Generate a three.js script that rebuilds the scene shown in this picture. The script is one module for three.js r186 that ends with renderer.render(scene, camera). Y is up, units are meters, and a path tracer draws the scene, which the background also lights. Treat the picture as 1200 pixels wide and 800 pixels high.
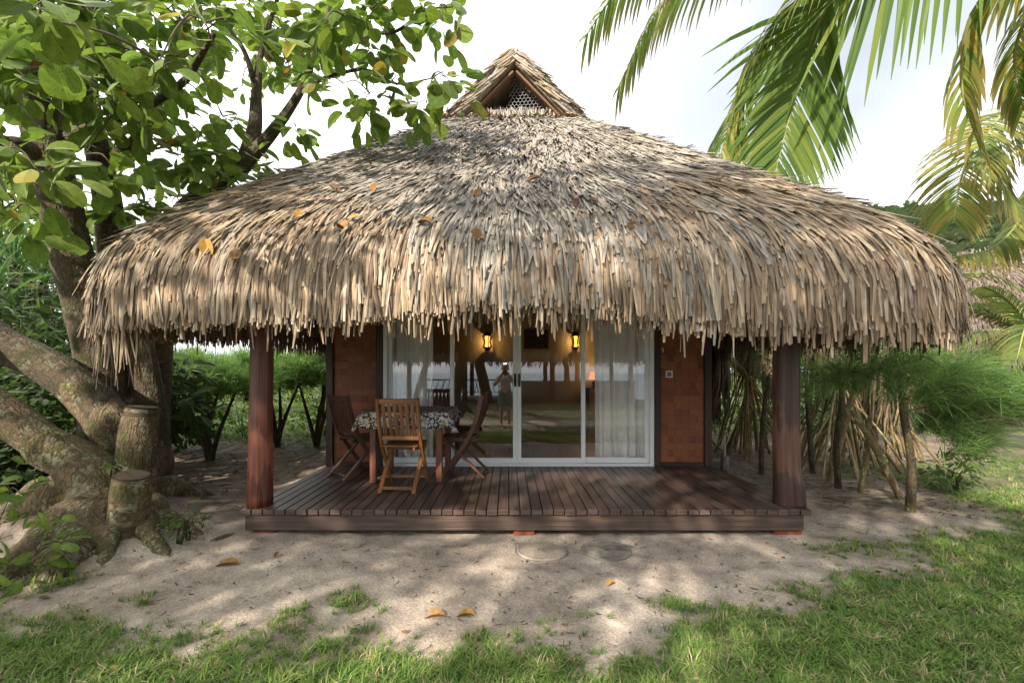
import * as THREE from 'three';
import { MarchingCubes } from 'three/addons/objects/MarchingCubes.js';
import { mergeGeometries, mergeVertices } from 'three/addons/utils/BufferGeometryUtils.js';

// ------------------------------------------------------------------ camera, sky, sun, exposure
const scene = new THREE.Scene();
const EYE = 1.45, FOCAL = 535;                      // eye height in metres, focal length in 1200-pixel units
const camera = new THREE.PerspectiveCamera(2 * Math.atan(400 / FOCAL) * 180 / Math.PI, 1200 / 800, 0.05, 2500);
camera.position.set(0, EYE, 0);
camera.lookAt(0, EYE, -10);
camera.setViewOffset(1200, 800, 4, -36, 1200, 800); // lens shifted upwards so that the posts stay upright
const renderer = new THREE.WebGLRenderer({ antialias: true });
renderer.toneMapping = THREE.LinearToneMapping;
renderer.toneMappingExposure = 2.15;
renderer.shadowMap.enabled = true;

const SUN_DIR = new THREE.Vector3(-0.5, 0.62, 0.75).normalize();
const sun = new THREE.DirectionalLight(new THREE.Color().setRGB(1.0, 0.92, 0.80), 4.5);
sun.position.copy(SUN_DIR).multiplyScalar(40); sun.target.position.set(0, 0, -5);
sun.castShadow = true; sun.shadow.radius = 1.6;
sun.shadow.mapSize.set(2048, 2048);
Object.assign(sun.shadow.camera, { left: -16, right: 16, top: 16, bottom: -16, near: 1, far: 90 });
scene.add(sun, sun.target);

// ------------------------------------------------------------------ random numbers and noise
function mulberry(a) { return function () { a |= 0; a = a + 0x6D2B79F5 | 0; let t = Math.imul(a ^ a >>> 15, 1 | a); t = t + Math.imul(t ^ t >>> 7, 61 | t) ^ t; return ((t ^ t >>> 14) >>> 0) / 4294967296; }; }
let rnd = mulberry(12345);
const seed = (s) => { rnd = mulberry(s); };
const rr = (a, b) => a + (b - a) * rnd();
const gauss = () => (rnd() + rnd() + rnd() + rnd() - 2) * 0.866;
const pick = (a) => a[Math.floor(rnd() * a.length)];
const { clamp, lerp } = THREE.MathUtils;
const sstep = (a, b, x) => { const t = clamp((x - a) / (b - a), 0, 1); return t * t * (3 - 2 * t); };
function hash2(x, y) { let h = Math.imul(x, 374761393) + Math.imul(y, 668265263) | 0; h = Math.imul(h ^ h >>> 13, 1274126177); return ((h ^ h >>> 16) >>> 0) / 4294967296; }
function vnoise(x, y, px = 0, py = 0) {
  let ix = Math.floor(x), iy = Math.floor(y); const fx = x - ix, fy = y - iy;
  let jx = ix + 1, jy = iy + 1;
  if (px) { ix = ((ix % px) + px) % px; jx = ((jx % px) + px) % px; }
  if (py) { iy = ((iy % py) + py) % py; jy = ((jy % py) + py) % py; }
  const u = fx * fx * (3 - 2 * fx), v = fy * fy * (3 - 2 * fy);
  return lerp(lerp(hash2(ix, iy), hash2(jx, iy), u), lerp(hash2(ix, jy), hash2(jx, jy), u), v);
}
function fbm(x, y, oct = 4, px = 0, py = 0) { let s = 0, a = 0.5, n = 0; for (let i = 0; i < oct; i++) { s += a * vnoise(x, y, px, py); n += a; x = x * 2 + (px ? 0 : 17.3); y = y * 2 + (py ? 0 : 9.1); px *= 2; py *= 2; a *= 0.5; } return s / n; }
function noise3(x, y, z) { return (vnoise(x + 31.7 * Math.floor(z), y) * (1 - (z - Math.floor(z))) + vnoise(x + 31.7 * (Math.floor(z) + 1), y) * (z - Math.floor(z))); }

// a bright, mostly overcast tropical sky: white towards the left, thin grey-blue cloud towards the right
{
  const W = 1024, H = 512, data = new Float32Array(W * H * 4);
  for (let row = 0; row < H; row++) {
    const up = ((row + 0.5) / H - 0.5) * Math.PI, y = Math.sin(up);
    for (let col = 0; col < W; col++) {
      const az = ((col + 0.5) / W - 0.5) * 2 * Math.PI, x = Math.cos(az) * Math.cos(up), z = Math.sin(az) * Math.cos(up);
      const yy = Math.max(y, 0), k = 1.6 / (yy + 0.35);
      const cl = fbm(x * k + 3.1, z * k + 7.7, 5) * 0.65 + fbm(x * k * 0.45 + 11, z * k * 0.45 + 4, 3) * 0.35;
      const cloud = sstep(0.30, 0.66, cl);                              // 0 thin blue-grey veil, 1 bright white cloud
      const side = 0.5 - 0.5 * clamp(x * 1.35 - 0.25, -1, 1);           // the cloud sheet is thinner over the hills on the right
      const b = 0.42 + 0.84 * sstep(0.06, 0.76, 0.55 * side + 0.45 * cloud);
      const glow = 0.25 * Math.pow(Math.max(0, x * SUN_DIR.x + y * SUN_DIR.y + z * SUN_DIR.z), 6);
      const w = clamp((b - 0.42) / 0.84, 0, 1), o = (row * W + col) * 4;
      const l = (b + glow) * 0.90;
      data[o] = l * lerp(0.86, 1.0, w); data[o + 1] = l * lerp(0.95, 1.0, w); data[o + 2] = l * lerp(1.06, 0.99, w); data[o + 3] = 1;
    }
  }
  const sky = new THREE.DataTexture(data, W, H, THREE.RGBAFormat, THREE.FloatType);
  sky.mapping = THREE.EquirectangularReflectionMapping; sky.magFilter = THREE.LinearFilter; sky.needsUpdate = true;
  scene.background = sky; scene.environment = sky;
}

// ------------------------------------------------------------------ helpers
const V = (x, y, z) => new THREE.Vector3(x, y, z);
// a point of the place that lies a given distance ahead of the viewpoint, read off the photograph's perspective
const P = (px, py, d) => V((px - 596) / FOCAL * d, EYE - (py - 436) / FOCAL * d, -d);
const C = (r, g, b) => new THREE.Color().setRGB(r, g, b);
const taken = {};
function numbered(name) { const k = taken[name] = (taken[name] ?? -1) + 1; return k ? name + '_' + String(k).padStart(3, '0') : name; }
function shadows(m) { m.castShadow = true; m.receiveShadow = true; return m; }
function part(name, geo, mat, parent) { const m = shadows(new THREE.Mesh(geo, mat)); m.name = name; parent.add(m); return m; }
function tag(o, label, category, group) { o.userData.label = label; o.userData.category = category; if (group) o.userData.group = group; return o; }
function thing(name, label, category, pos = [0, 0, 0], turn = 0, group) {
  const o = new THREE.Group(); o.name = numbered(name); o.position.set(...pos); o.rotation.y = turn; scene.add(o); return tag(o, label, category, group);
}
function solo(name, geo, mat, label, category, group) { const m = part(numbered(name), geo, mat, scene); return tag(m, label, category, group); }
function struct(name, geo, mat) { const m = part(name, geo, mat, scene); m.userData.kind = 'structure'; return m; }
const stuff = (m) => { m.userData.kind = 'stuff'; return m; };

class GB {
  constructor() { this.p = []; this.u = []; this.c = []; this.i = []; }
  v(x, y, z, u = 0, w = 0, c = null) { this.p.push(x, y, z); this.u.push(u, w); if (c) this.c.push(c.r, c.g, c.b); return this.p.length / 3 - 1; }
  tri(a, b, c) { this.i.push(a, b, c); }
  quad(a, b, c, d) { this.i.push(a, b, c, a, c, d); }
  // a ribbon along pts, widths w, across vectors a (one or many), middle raised by fold along nrm
  ribbon(pts, w, across, fold = 0, nrm = null, col = null, u0 = 0, colTip = null) {
    let len = 0, pl = -1, pm = -1, pr = -1; const n = pts.length, single = !Array.isArray(across), A = V(), c = col && colTip ? new THREE.Color() : col;
    for (let k = 0; k < n; k++) {
      if (k) len += pts[k].distanceTo(pts[k - 1]);
      A.copy(single ? across : across[k]).multiplyScalar(w[k] * 0.5);
      const p = pts[k]; if (col && colTip) c.copy(col).lerp(colTip, Math.pow(k / (n - 1), 2));
      if (fold) {
        const l = this.v(p.x - A.x, p.y - A.y, p.z - A.z, u0 - w[k] / 2, len, c), f = fold * w[k], m = this.v(p.x + nrm.x * f, p.y + nrm.y * f, p.z + nrm.z * f, u0, len, c), r = this.v(p.x + A.x, p.y + A.y, p.z + A.z, u0 + w[k] / 2, len, c);
        if (k) { this.quad(pl, pm, m, l); this.quad(pm, pr, r, m); }
        pl = l; pm = m; pr = r;
      } else {
        const l = this.v(p.x - A.x, p.y - A.y, p.z - A.z, u0 - w[k] / 2, len, c), r = this.v(p.x + A.x, p.y + A.y, p.z + A.z, u0 + w[k] / 2, len, c);
        if (k) this.quad(pl, pr, r, l);
        pl = l; pr = r;
      }
    }
  }
  add(geo, col = null, matrix = null) {
    const pos = geo.attributes.position, uv = geo.attributes.uv, o = this.p.length / 3, q = V();
    for (let k = 0; k < pos.count; k++) { q.fromBufferAttribute(pos, k); if (matrix) q.applyMatrix4(matrix); this.v(q.x, q.y, q.z, uv ? uv.getX(k) : 0, uv ? uv.getY(k) : 0, col); }
    const ix = geo.index; if (ix) for (let k = 0; k < ix.count; k++) this.i.push(o + ix.getX(k)); else for (let k = 0; k < pos.count; k++) this.i.push(o + k);
  }
  build(smooth = false) {
    const g = new THREE.BufferGeometry();
    g.setAttribute('position', new THREE.Float32BufferAttribute(this.p, 3));
    g.setAttribute('uv', new THREE.Float32BufferAttribute(this.u, 2));
    if (this.c.length) g.setAttribute('color', new THREE.Float32BufferAttribute(this.c, 3));
    g.setIndex(this.i); if (smooth) g.computeVertexNormals(); return g;
  }
}
// a box with chamfered edges; uv in metres, v along the longest side
function cbox(w, h, d, c = 0.004, ox = 0, oy = 0, oz = 0) {
  const X = w / 2, Y = h / 2, Z = d / 2, p = [], uv = [], sh = rnd() * 7;
  const L = Math.max(w, h, d);
  const face = (pts) => {
    const [a, b, e] = pts, n = V().subVectors(b, a).cross(V().subVectors(e, a)), ax = Math.abs(n.x), ay = Math.abs(n.y), az = Math.abs(n.z);
    const m = (q) => { const s = ax >= ay && ax >= az ? [q.y, q.z] : ay >= az ? [q.x, q.z] : [q.x, q.y]; const keys = ax >= ay && ax >= az ? [h, d] : ay >= az ? [w, d] : [w, h]; return keys[0] >= keys[1] ? [s[1] + sh, s[0] + sh] : [s[0] + sh, s[1] + sh]; };
    for (let k = 1; k < pts.length - 1; k++) for (const q of [pts[0], pts[k], pts[k + 1]]) { p.push(q.x + ox, q.y + oy, q.z + oz); uv.push(...m(q)); }
  };
  const x = X - c, y = Y - c, z = Z - c;
  for (const s of [-1, 1]) {
    const f = (a) => face(s > 0 ? a : a.reverse());
    f([V(s * X, -y, -z), V(s * X, y, -z), V(s * X, y, z), V(s * X, -y, z)]);
    f([V(-x, s * Y, z), V(x, s * Y, z), V(x, s * Y, -z), V(-x, s * Y, -z)]);
    f([V(-x, -y, s * Z), V(x, -y, s * Z), V(x, y, s * Z), V(-x, y, s * Z)]);
  }
  for (const a of [-1, 1]) for (const b of [-1, 1]) {
    const f = (q) => face(a * b > 0 ? q : q.reverse());
    f([V(-x, a * Y, b * z), V(-x, a * y, b * Z), V(x, a * y, b * Z), V(x, a * Y, b * z)]);
    f([V(a * x, -y, b * Z), V(a * X, -y, b * z), V(a * X, y, b * z), V(a * x, y, b * Z)]);
    f([V(a * X, b * y, -z), V(a * x, b * Y, -z), V(a * x, b * Y, z), V(a * X, b * y, z)]);
    for (const e of [-1, 1]) { const q = [V(a * X, b * y, e * z), V(a * x, b * Y, e * z), V(a * x, b * y, e * Z)]; face(a * b * e > 0 ? q : q.reverse()); }
  }
  const g = new THREE.BufferGeometry(); g.setAttribute('position', new THREE.Float32BufferAttribute(p, 3)); g.setAttribute('uv', new THREE.Float32BufferAttribute(uv, 2)); g.computeVertexNormals(); return g;
}
const merge = (list) => mergeGeometries(list.map((g) => { const q = g.index ? g.toNonIndexed() : g; for (const k of Object.keys(q.attributes)) if (!['position', 'uv', 'normal'].includes(k)) q.deleteAttribute(k); if (!q.attributes.normal) q.computeVertexNormals(); return q; }));
// a bar with square section between two points
function bar(a, b, w, h = w, c = 0.003, upHint = V(0, 1, 0)) {
  const g = cbox(w, a.distanceTo(b), h, c), dir = V().subVectors(b, a).normalize();
  let side = V().crossVectors(dir, upHint); if (side.lengthSq() < 1e-4) side = V(1, 0, 0); side.normalize();
  const f = V().crossVectors(side, dir);
  g.applyMatrix4(new THREE.Matrix4().makeBasis(side, dir, f).setPosition(V().addVectors(a, b).multiplyScalar(0.5))); return g;
}
// a tapered tube through points with a radius at each; lumps roughen it
function limb(pts, radii, seg = 10, steps = 6, lump = 0, cap = true, lumpScale = 3, col = null) {
  const curve = new THREE.CatmullRomCurve3(pts, false, 'centripetal'), n = Math.max(2, (pts.length - 1) * steps), gb = new GB();
  let N = null, len = 0, prev = null; const off = rnd() * 100;
  for (let k = 0; k <= n; k++) {
    const t = k / n, p = curve.getPoint(t), T = curve.getTangent(t), ft = t * (radii.length - 1), i0 = Math.min(radii.length - 2, Math.floor(ft)), r = lerp(radii[i0], radii[i0 + 1], ft - i0);
    if (!N) { N = Math.abs(T.y) > 0.9 ? V(1, 0, 0) : V(0, 1, 0); } N.addScaledVector(T, -N.dot(T)).normalize();
    const B = V().crossVectors(T, N); if (prev) len += p.distanceTo(prev); prev = p;
    for (let j = 0; j <= seg; j++) {
      const a = j / seg * Math.PI * 2, ca = Math.cos(a), sa = Math.sin(a);
      const q = lump ? 1 + lump * ((noise3(ca * 1.3 + 5 + off, sa * 1.3 + 5, len * lumpScale + 50) - 0.5) * 2 + (noise3(ca * 3 + 9 + off, sa * 3 + 9, len * lumpScale * 3 + 20) - 0.5)) : 1;
      gb.v(p.x + (N.x * ca + B.x * sa) * r * q, p.y + (N.y * ca + B.y * sa) * r * q, p.z + (N.z * ca + B.z * sa) * r * q, j / seg * Math.max(1, Math.round(r * 6.3 / 0.6)) * 0.6, len, col);
      if (k && j) { const w = seg + 1, o = (k - 1) * w + j - 1; gb.quad(o, o + 1, o + w + 1, o + w); }
    }
  }
  if (cap) for (const e of [0, n]) { const c = curve.getPoint(e / n), m = gb.v(c.x, c.y, c.z, 0.3, 0.3, col), o = e * (seg + 1); for (let j = 0; j < seg; j++) e ? gb.tri(o + j, o + j + 1, m) : gb.tri(o + j + 1, o + j, m); }
  const g = gb.build(true);
  const nn = g.attributes.normal, w = seg + 1; // close the seam's shading
  for (let k = 0; k <= n; k++) { const a = k * w, b = a + seg, x = nn.getX(a) + nn.getX(b), y = nn.getY(a) + nn.getY(b), z = nn.getZ(a) + nn.getZ(b), l = Math.hypot(x, y, z) || 1; nn.setXYZ(a, x / l, y / l, z / l); nn.setXYZ(b, x / l, y / l, z / l); }
  return g;
}
const toM = (x, y, z) => new THREE.Matrix4().makeTranslation(x, y, z);

// ------------------------------------------------------------------ textures (colour, grain and fine relief only)
function tex(n, fn, srgb = true, h = n) {
  const d = new Uint8Array(n * h * 4);
  for (let y = 0; y < h; y++) for (let x = 0; x < n; x++) { const c = fn(x / n, y / h), o = (y * n + x) * 4; if (typeof c === 'number') { d[o] = d[o + 1] = d[o + 2] = clamp(c, 0, 1) * 255; } else { d[o] = clamp(c[0], 0, 1) * 255; d[o + 1] = clamp(c[1], 0, 1) * 255; d[o + 2] = clamp(c[2], 0, 1) * 255; } d[o + 3] = 255; }
  const t = new THREE.DataTexture(d, n, h); t.wrapS = t.wrapT = THREE.RepeatWrapping; t.magFilter = THREE.LinearFilter; t.minFilter = THREE.LinearMipmapLinearFilter; if (srgb) t.colorSpace = THREE.SRGBColorSpace; t.needsUpdate = true; return t;
}
const rep = (t, sx, sy = sx) => { t.repeat.set(1 / sx, 1 / sy); return t; };
const grainWood = rep(tex(512, (x, y) => { const a = fbm(x * 48, y * 4, 4, 48, 4), b = fbm(x * 6, y * 3, 3, 6, 3), c = vnoise(x * 160, y * 12, 160, 12); return 0.62 + 0.28 * (a - 0.3) + 0.3 * (b - 0.4) + 0.14 * (c - 0.5); }), 0.5, 1.6);
const grainWoodBump = rep(tex(512, (x, y) => fbm(x * 64, y * 4, 4, 64, 4), false), 0.5, 1.6);
const strawTex = rep(tex(256, (x, y) => { const a = fbm(x * 40, y * 3, 3, 40, 3), b = fbm(x * 8, y * 12, 3, 8, 12); return [0.72 + 0.34 * (a - 0.4) + 0.28 * (b - 0.5), 0.70 + 0.34 * (a - 0.4) + 0.28 * (b - 0.5), 0.67 + 0.34 * (a - 0.4) + 0.26 * (b - 0.5)]; }), 0.25, 0.8);
const sandGrain = rep(tex(1024, (x, y) => { const a = fbm(x * 200, y * 200, 3, 200, 200), b = fbm(x * 14, y * 14, 5, 14, 14), h = hash2(Math.floor(x * 1024) * 3 + 7, Math.floor(y * 1024)); const k = 0.76 + 0.34 * (a - 0.5) + 0.30 * (b - 0.5) - (h > 0.988 ? 0.28 : 0) + (h < 0.006 ? 0.14 : 0); return [k, k * 0.985, k * 0.965]; }), 1.7);
const sandBump = rep(tex(1024, (x, y) => 0.6 * fbm(x * 24, y * 24, 5, 24, 24) + 0.4 * fbm(x * 150, y * 150, 2, 150, 150), false), 1.7);
const barkTex = rep(tex(512, (x, y) => {
  const crack = Math.abs(fbm(x * 20, y * 9, 4, 20, 9) - 0.5) * 2, g = fbm(x * 60, y * 40, 3, 60, 40), l = fbm(x * 7 , y * 7 , 5, 7, 7), sp = fbm(x * 34, y * 34, 3, 34, 34);
  let k = 0.60 + 0.30 * crack + 0.35 * (g - 0.5); let r = k * 0.98, gg = k * 0.88, b = k * 0.72;
  const lich = 0.85 * sstep(0.565, 0.605, 0.6 * l + 0.4 * sp), moss = sstep(0.50, 0.62, fbm(x * 5 + 0, y * 5 + 0, 4, 5, 5));
  r = lerp(r, k * 0.74, moss * 0.6); gg = lerp(gg, k * 0.78, moss * 0.6); b = lerp(b, k * 0.40, moss * 0.6);
  return [lerp(r, 0.86, lich), lerp(gg, 0.90, lich), lerp(b, 0.80, lich)];
}), 0.6);
const barkBump = rep(tex(512, (x, y) => 0.6 * Math.min(1, Math.abs(fbm(x * 20, y * 9, 4, 20, 9) - 0.5) * 3) + 0.4 * fbm(x * 60, y * 40, 3, 60, 40), false), 0.6);
const leafTex = (() => { // midrib, side veins and a few blemishes of a leaf, one unit long
  const t = tex(256, (x, y) => { const a = Math.abs(x - 0.5), vein = Math.abs((((y - a * 0.9) / 0.095) % 1 + 1) % 1 - 0.5) * 2, m = sstep(0.014, 0.004, a), s = sstep(0.86, 0.99, vein) * sstep(0.0, 0.05, a), n = fbm(x * 9, y * 9, 4, 9, 9), spot = sstep(0.68, 0.74, fbm(x * 22, y * 22, 3, 22, 22)); let k = 0.80 + 0.22 * (n - 0.5); return [lerp(k + 0.16 * m + 0.09 * s, 0.55, spot * 0.6), lerp(k + 0.14 * m + 0.08 * s, 0.42, spot * 0.6), lerp(k * 0.95 + 0.08 * m, 0.25, spot * 0.6)]; });
  t.offset.set(0.5, 0); return t;
})();
const postTex = rep(tex(512, (x, y) => { const a = fbm(x * 60, y * 5, 4, 60, 5), b = fbm(x * 5, y * 4, 5, 5, 4), w = sstep(0.52, 0.62, b + 0.12 * (a - 0.5)), k = 0.62 + 0.34 * (a - 0.5), crack = sstep(0.60, 0.66, vnoise(x * 26, y * 2, 26, 2)) * sstep(0.5, 0.6, a); return [(k + 0.26 * w) * (1 - 0.45 * crack), (k + 0.30 * w) * (1 - 0.5 * crack), (k + 0.28 * w) * (1 - 0.5 * crack)]; }), 0.6, 1.9);
const concreteTex = rep(tex(256, (x, y) => 0.7 + 0.5 * (fbm(x * 10, y * 10, 5, 10, 10) - 0.5) + 0.2 * (vnoise(x * 128, y * 128, 128, 128) - 0.5)), 0.6);
const waveBump = rep(tex(512, (x, y) => fbm(x * 8, y * 24, 5, 8, 24), false), 9);

// ------------------------------------------------------------------ materials
const std = (color, o = {}) => new THREE.MeshStandardMaterial({ color, roughness: 0.8, ...o });
const vtx = (o = {}) => std(C(1, 1, 1), { vertexColors: true, side: THREE.DoubleSide, ...o });
const leafy = (color, o = {}) => new THREE.MeshPhysicalMaterial({ color, side: THREE.DoubleSide, roughness: 1, transmission: 0.58, thickness: 0, specularIntensity: 0.35, clearcoat: 0.06, clearcoatRoughness: 0.45, ...o });
const M = {
  thatch: vtx({ map: strawTex, roughness: 0.75 }),
  thatchShell: std(C(0.44, 0.34, 0.24), { map: strawTex, roughness: 1, side: THREE.DoubleSide }),
  ground: vtx({ map: sandGrain, bumpMap: sandBump, bumpScale: 0.007, roughness: 0.95 }),
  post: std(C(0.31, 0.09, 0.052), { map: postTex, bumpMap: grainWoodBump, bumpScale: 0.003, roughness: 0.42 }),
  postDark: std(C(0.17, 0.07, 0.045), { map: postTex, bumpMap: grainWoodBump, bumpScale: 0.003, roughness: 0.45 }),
  trim: std(C(0.085, 0.036, 0.022), { map: grainWood, roughness: 0.5 }),
  beam: std(C(0.17, 0.105, 0.075), { map: grainWood, bumpMap: grainWoodBump, bumpScale: 0.002, roughness: 0.6 }),
  planks: [[0.17, 0.108, 0.084], [0.19, 0.125, 0.10], [0.15, 0.094, 0.073], [0.21, 0.145, 0.118], [0.165, 0.112, 0.09]].map((c) => std(C(...c), { map: grainWood, bumpMap: grainWoodBump, bumpScale: 0.002, roughness: 0.42 })),
  bamboo: [[0.52, 0.16, 0.05], [0.45, 0.128, 0.042], [0.62, 0.205, 0.066], [0.36, 0.096, 0.035], [0.54, 0.185, 0.068]].map((c) => std(C(...c), { map: grainWood, roughness: 0.5 })),
  wallBack: std(C(0.40, 0.12, 0.04), { roughness: 0.9 }),
  alu: std(C(0.80, 0.83, 0.84), { roughness: 0.35, metalness: 0.0 }),
  black: std(C(0.012, 0.012, 0.013), { roughness: 0.4 }),
  glass: new THREE.MeshPhysicalMaterial({ color: C(1, 1, 1), roughness: 0.0, transmission: 1, thickness: 0, ior: 2.1 }),
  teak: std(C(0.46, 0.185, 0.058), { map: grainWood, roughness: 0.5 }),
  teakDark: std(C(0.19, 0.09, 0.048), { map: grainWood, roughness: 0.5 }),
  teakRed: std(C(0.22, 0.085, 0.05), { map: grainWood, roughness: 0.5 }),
  tableLeg: std(C(0.34, 0.115, 0.06), { map: grainWood, roughness: 0.5 }),
  brick: std(C(0.42, 0.115, 0.06), { map: concreteTex, bumpMap: concreteTex, bumpScale: 0.004, roughness: 0.9 }),
  concrete: std(C(0.42, 0.38, 0.34), { map: concreteTex, bumpMap: concreteTex, bumpScale: 0.003, roughness: 0.95 }),
  bark: std(C(0.165, 0.15, 0.125), { map: barkTex, bumpMap: barkBump, bumpScale: 0.014, roughness: 0.95 }),
  barkPale: std(C(0.29, 0.26, 0.215), { map: barkTex, bumpMap: barkBump, bumpScale: 0.014, roughness: 0.95 }),
  twig: std(C(0.10, 0.075, 0.055), { roughness: 0.9 }),
  cutWood: std(C(0.30, 0.20, 0.13), { map: grainWood, bumpMap: grainWoodBump, bumpScale: 0.006, roughness: 0.9 }),
  leafV: leafy(C(1, 1, 1), { vertexColors: true }),
  leafVein: leafy(C(1, 1, 1), { vertexColors: true, map: leafTex }),
  leaves: [[0.235, 0.365, 0.05], [0.27, 0.41, 0.06], [0.19, 0.315, 0.045], [0.32, 0.45, 0.065], [0.21, 0.35, 0.065]].map((c) => leafy(C(...c), { map: leafTex })),
  palmLeaf: [[0.15, 0.24, 0.04], [0.12, 0.205, 0.035], [0.23, 0.29, 0.05], [0.10, 0.18, 0.035], [0.38, 0.34, 0.06]].map((c) => leafy(C(...c), { clearcoat: 0.22, clearcoatRoughness: 0.3, transmission: 0.6 })),
  rachis: std(C(0.24, 0.24, 0.06), { roughness: 0.5 }),
  curtain: new THREE.MeshPhysicalMaterial({ color: C(0.92, 0.93, 0.90), side: THREE.DoubleSide, roughness: 1, transmission: 0.18, thickness: 0 }),
  plaster: std(C(0.40, 0.33, 0.22), { roughness: 0.95 }),
  floorIn: std(C(0.22, 0.11, 0.06), { map: grainWood, roughness: 0.4 }),
  sea: std(C(0.05, 0.17, 0.24), { bumpMap: waveBump, bumpScale: 0.25, roughness: 0.15 }),
};
console.log('stage: materials');
// ------------------------------------------------------------------ ground
const lin1 = (tab, x) => { if (x <= tab[0][0]) return tab[0][1]; for (let k = 1; k < tab.length; k++) if (x <= tab[k][0]) return lerp(tab[k - 1][1], tab[k][1], (x - tab[k - 1][0]) / (tab[k][0] - tab[k - 1][0])); return tab[tab.length - 1][1]; };
const lawnEdge = [[-9, 3.3], [-3.5, 2.95], [-1.9, 2.82], [0, 2.6], [0.7, 2.58], [1.45, 2.85], [2.6, 3.25], [3.6, 3.75], [4.9, 4.6], [6, 6.2], [8, 8], [20, 9]];
function groundY(x, z) {
  let h = 0.05 * (fbm(x * 0.5 + 40, z * 0.5 + 40, 3) - 0.5);
  h += 0.30 * Math.exp(-((x + 3.95) ** 2 / 0.9 + (z + 4.35) ** 2 / 0.8)) + 0.05 * Math.exp(-((x - 4.05) ** 2 + (z + 4.6) ** 2) / 0.15);
  h += 0.035 * (fbm(x * 3 + 9, z * 3 + 3, 4) - 0.5) + 0.02 * (fbm(x * 9, z * 9, 3) - 0.5);
  h += 0.25 * sstep(12, 40, -z) * fbm(x * 0.1, z * 0.1, 2);
  h -= 1.9 * sstep(13, 24, z);
  return h;
}
function grassAt(x, z) {
  const D = -z, n = fbm(x * 1.3 + 3, z * 1.3 + 8, 4) - 0.5, n2 = fbm(x * 4 + 1, z * 4 + 2, 3) - 0.5;
  let g = sstep(-0.28, 0.38, lin1(lawnEdge, x) - D + n * 1.1 + n2 * 0.5);
  if (D < 0.4) g = Math.min(1, g) * (1 - 0.9 * sstep(0.5, 0.2, Math.abs(z - 1.35 - n * 1.2) - 0.35));
  g = Math.max(g, sstep(8.6, 10.2, D + n * 2.5) * (x < 2 ? 1 : sstep(9, 14, D)), sstep(4.4, 5.6, x + n * 2) * sstep(8.6, 6.0, D + n * 2) * sstep(0.30, 0.42, fbm(x * 0.9 + 5, z * 0.9, 3)));
  for (const [tx, tz, r] of [[-3.2, -3.1, 0.16], [-2.3, -2.92, 0.14], [-0.95, -2.88, 0.18], [1.1, -2.85, 0.14], [0.35, -2.7, 0.15], [3.0, -3.75, 0.35]]) g = Math.max(g, 0.72 * sstep(r * 1.3, 0, Math.hypot((x - tx) * 0.6, z - tz) + n2 * 0.42));
  return g;
}
function litterAt(x, z) {
  const D = -z, n = fbm(x * 1.1 + 13, z * 1.1 + 5, 4) - 0.5;
  let l = sstep(-2.0, -2.9, x + n * 1.6) * sstep(4.0, 4.8, D + n) * sstep(12, 10, D);
  l = Math.max(l, sstep(2.7, 3.3, x + n) * sstep(3.9, 4.9, D + n * 1.5) * sstep(12, 10.5, D) * 0.85, 0.5 * sstep(0.50, 0.62, fbm(x * 2.2, z * 2.2 + 40, 4)) * sstep(3.0, 4.2, Math.abs(x) + n));
  return Math.max(l, sstep(-3.1, -3.7, x + n) * 0.7 * sstep(3.2, 4.0, D));
}
{
  const line = (a, b, core0, core1, step, grow) => { const out = []; for (let v = core0; v <= core1 + 1e-6; v += step) out.push(v); let s = step, v = core1; while (v < b) { s *= grow; v = Math.min(b, v + s); out.push(v); } s = step; v = core0; while (v > a) { s *= grow; v = Math.max(a, v - s); out.unshift(v); } return out; };
  const xs = line(-700, 700, -5.4, 5.6, 0.035, 1.22), zs = line(-900, 24, -6.2, -0.7, 0.035, 1.22), gb = new GB();
  const sand = C(0.74, 0.63, 0.525), damp = C(0.57, 0.46, 0.37), litter = C(0.26, 0.19, 0.135), soil = C(0.22, 0.195, 0.10), far = C(0.10, 0.15, 0.035), c = new THREE.Color();
  for (const z of zs) for (const x of xs) {
    const g = grassAt(x, z), l = litterAt(x, z), n = fbm(x * 2 + 70, z * 2 + 30, 4), n2 = fbm(x * 9 + 7, z * 9 + 3, 3);
    c.copy(sand).lerp(damp, sstep(0.40, 0.66, n) * 0.55 + 0.25 * sstep(0.5, 0.75, n2)).lerp(litter, l * (0.6 + 0.4 * sstep(0.32, 0.55, n2)));
    c.lerp(soil, clamp(g * 0.8, 0, 1)).lerp(far, sstep(7, 14, Math.hypot(x, z)) * g);
    gb.v(x, groundY(x, z), z, x, z, c);
  }
  const w = xs.length; for (let j = 1; j < zs.length; j++) for (let i = 1; i < w; i++) { const o = (j - 1) * w + i - 1; gb.quad(o, o + w, o + w + 1, o + 1); }
  struct('ground', gb.build(true), M.ground);
  const sea = new THREE.PlaneGeometry(3000, 1400, 1, 1); sea.rotateX(-Math.PI / 2);
  const suv = sea.attributes.uv; for (let k = 0; k < suv.count; k++) suv.setXY(k, suv.getX(k) * 3000, suv.getY(k) * 1400);
  const s = struct('sea', sea, M.sea); s.position.set(0, -1.1, 718);
}
console.log('stage: ground');

// ------------------------------------------------------------------ thatch
const tanTones = [[0.56, 0.43, 0.30], [0.63, 0.505, 0.37], [0.47, 0.35, 0.235], [0.68, 0.575, 0.44], [0.40, 0.285, 0.19], [0.58, 0.425, 0.28], [0.30, 0.21, 0.14]].map((c) => C(...c));
const greyTones = [[0.55, 0.51, 0.46], [0.47, 0.435, 0.395], [0.65, 0.615, 0.57], [0.37, 0.34, 0.305], [0.52, 0.465, 0.40], [0.245, 0.22, 0.195], [0.60, 0.54, 0.47]].map((c) => C(...c));
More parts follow.
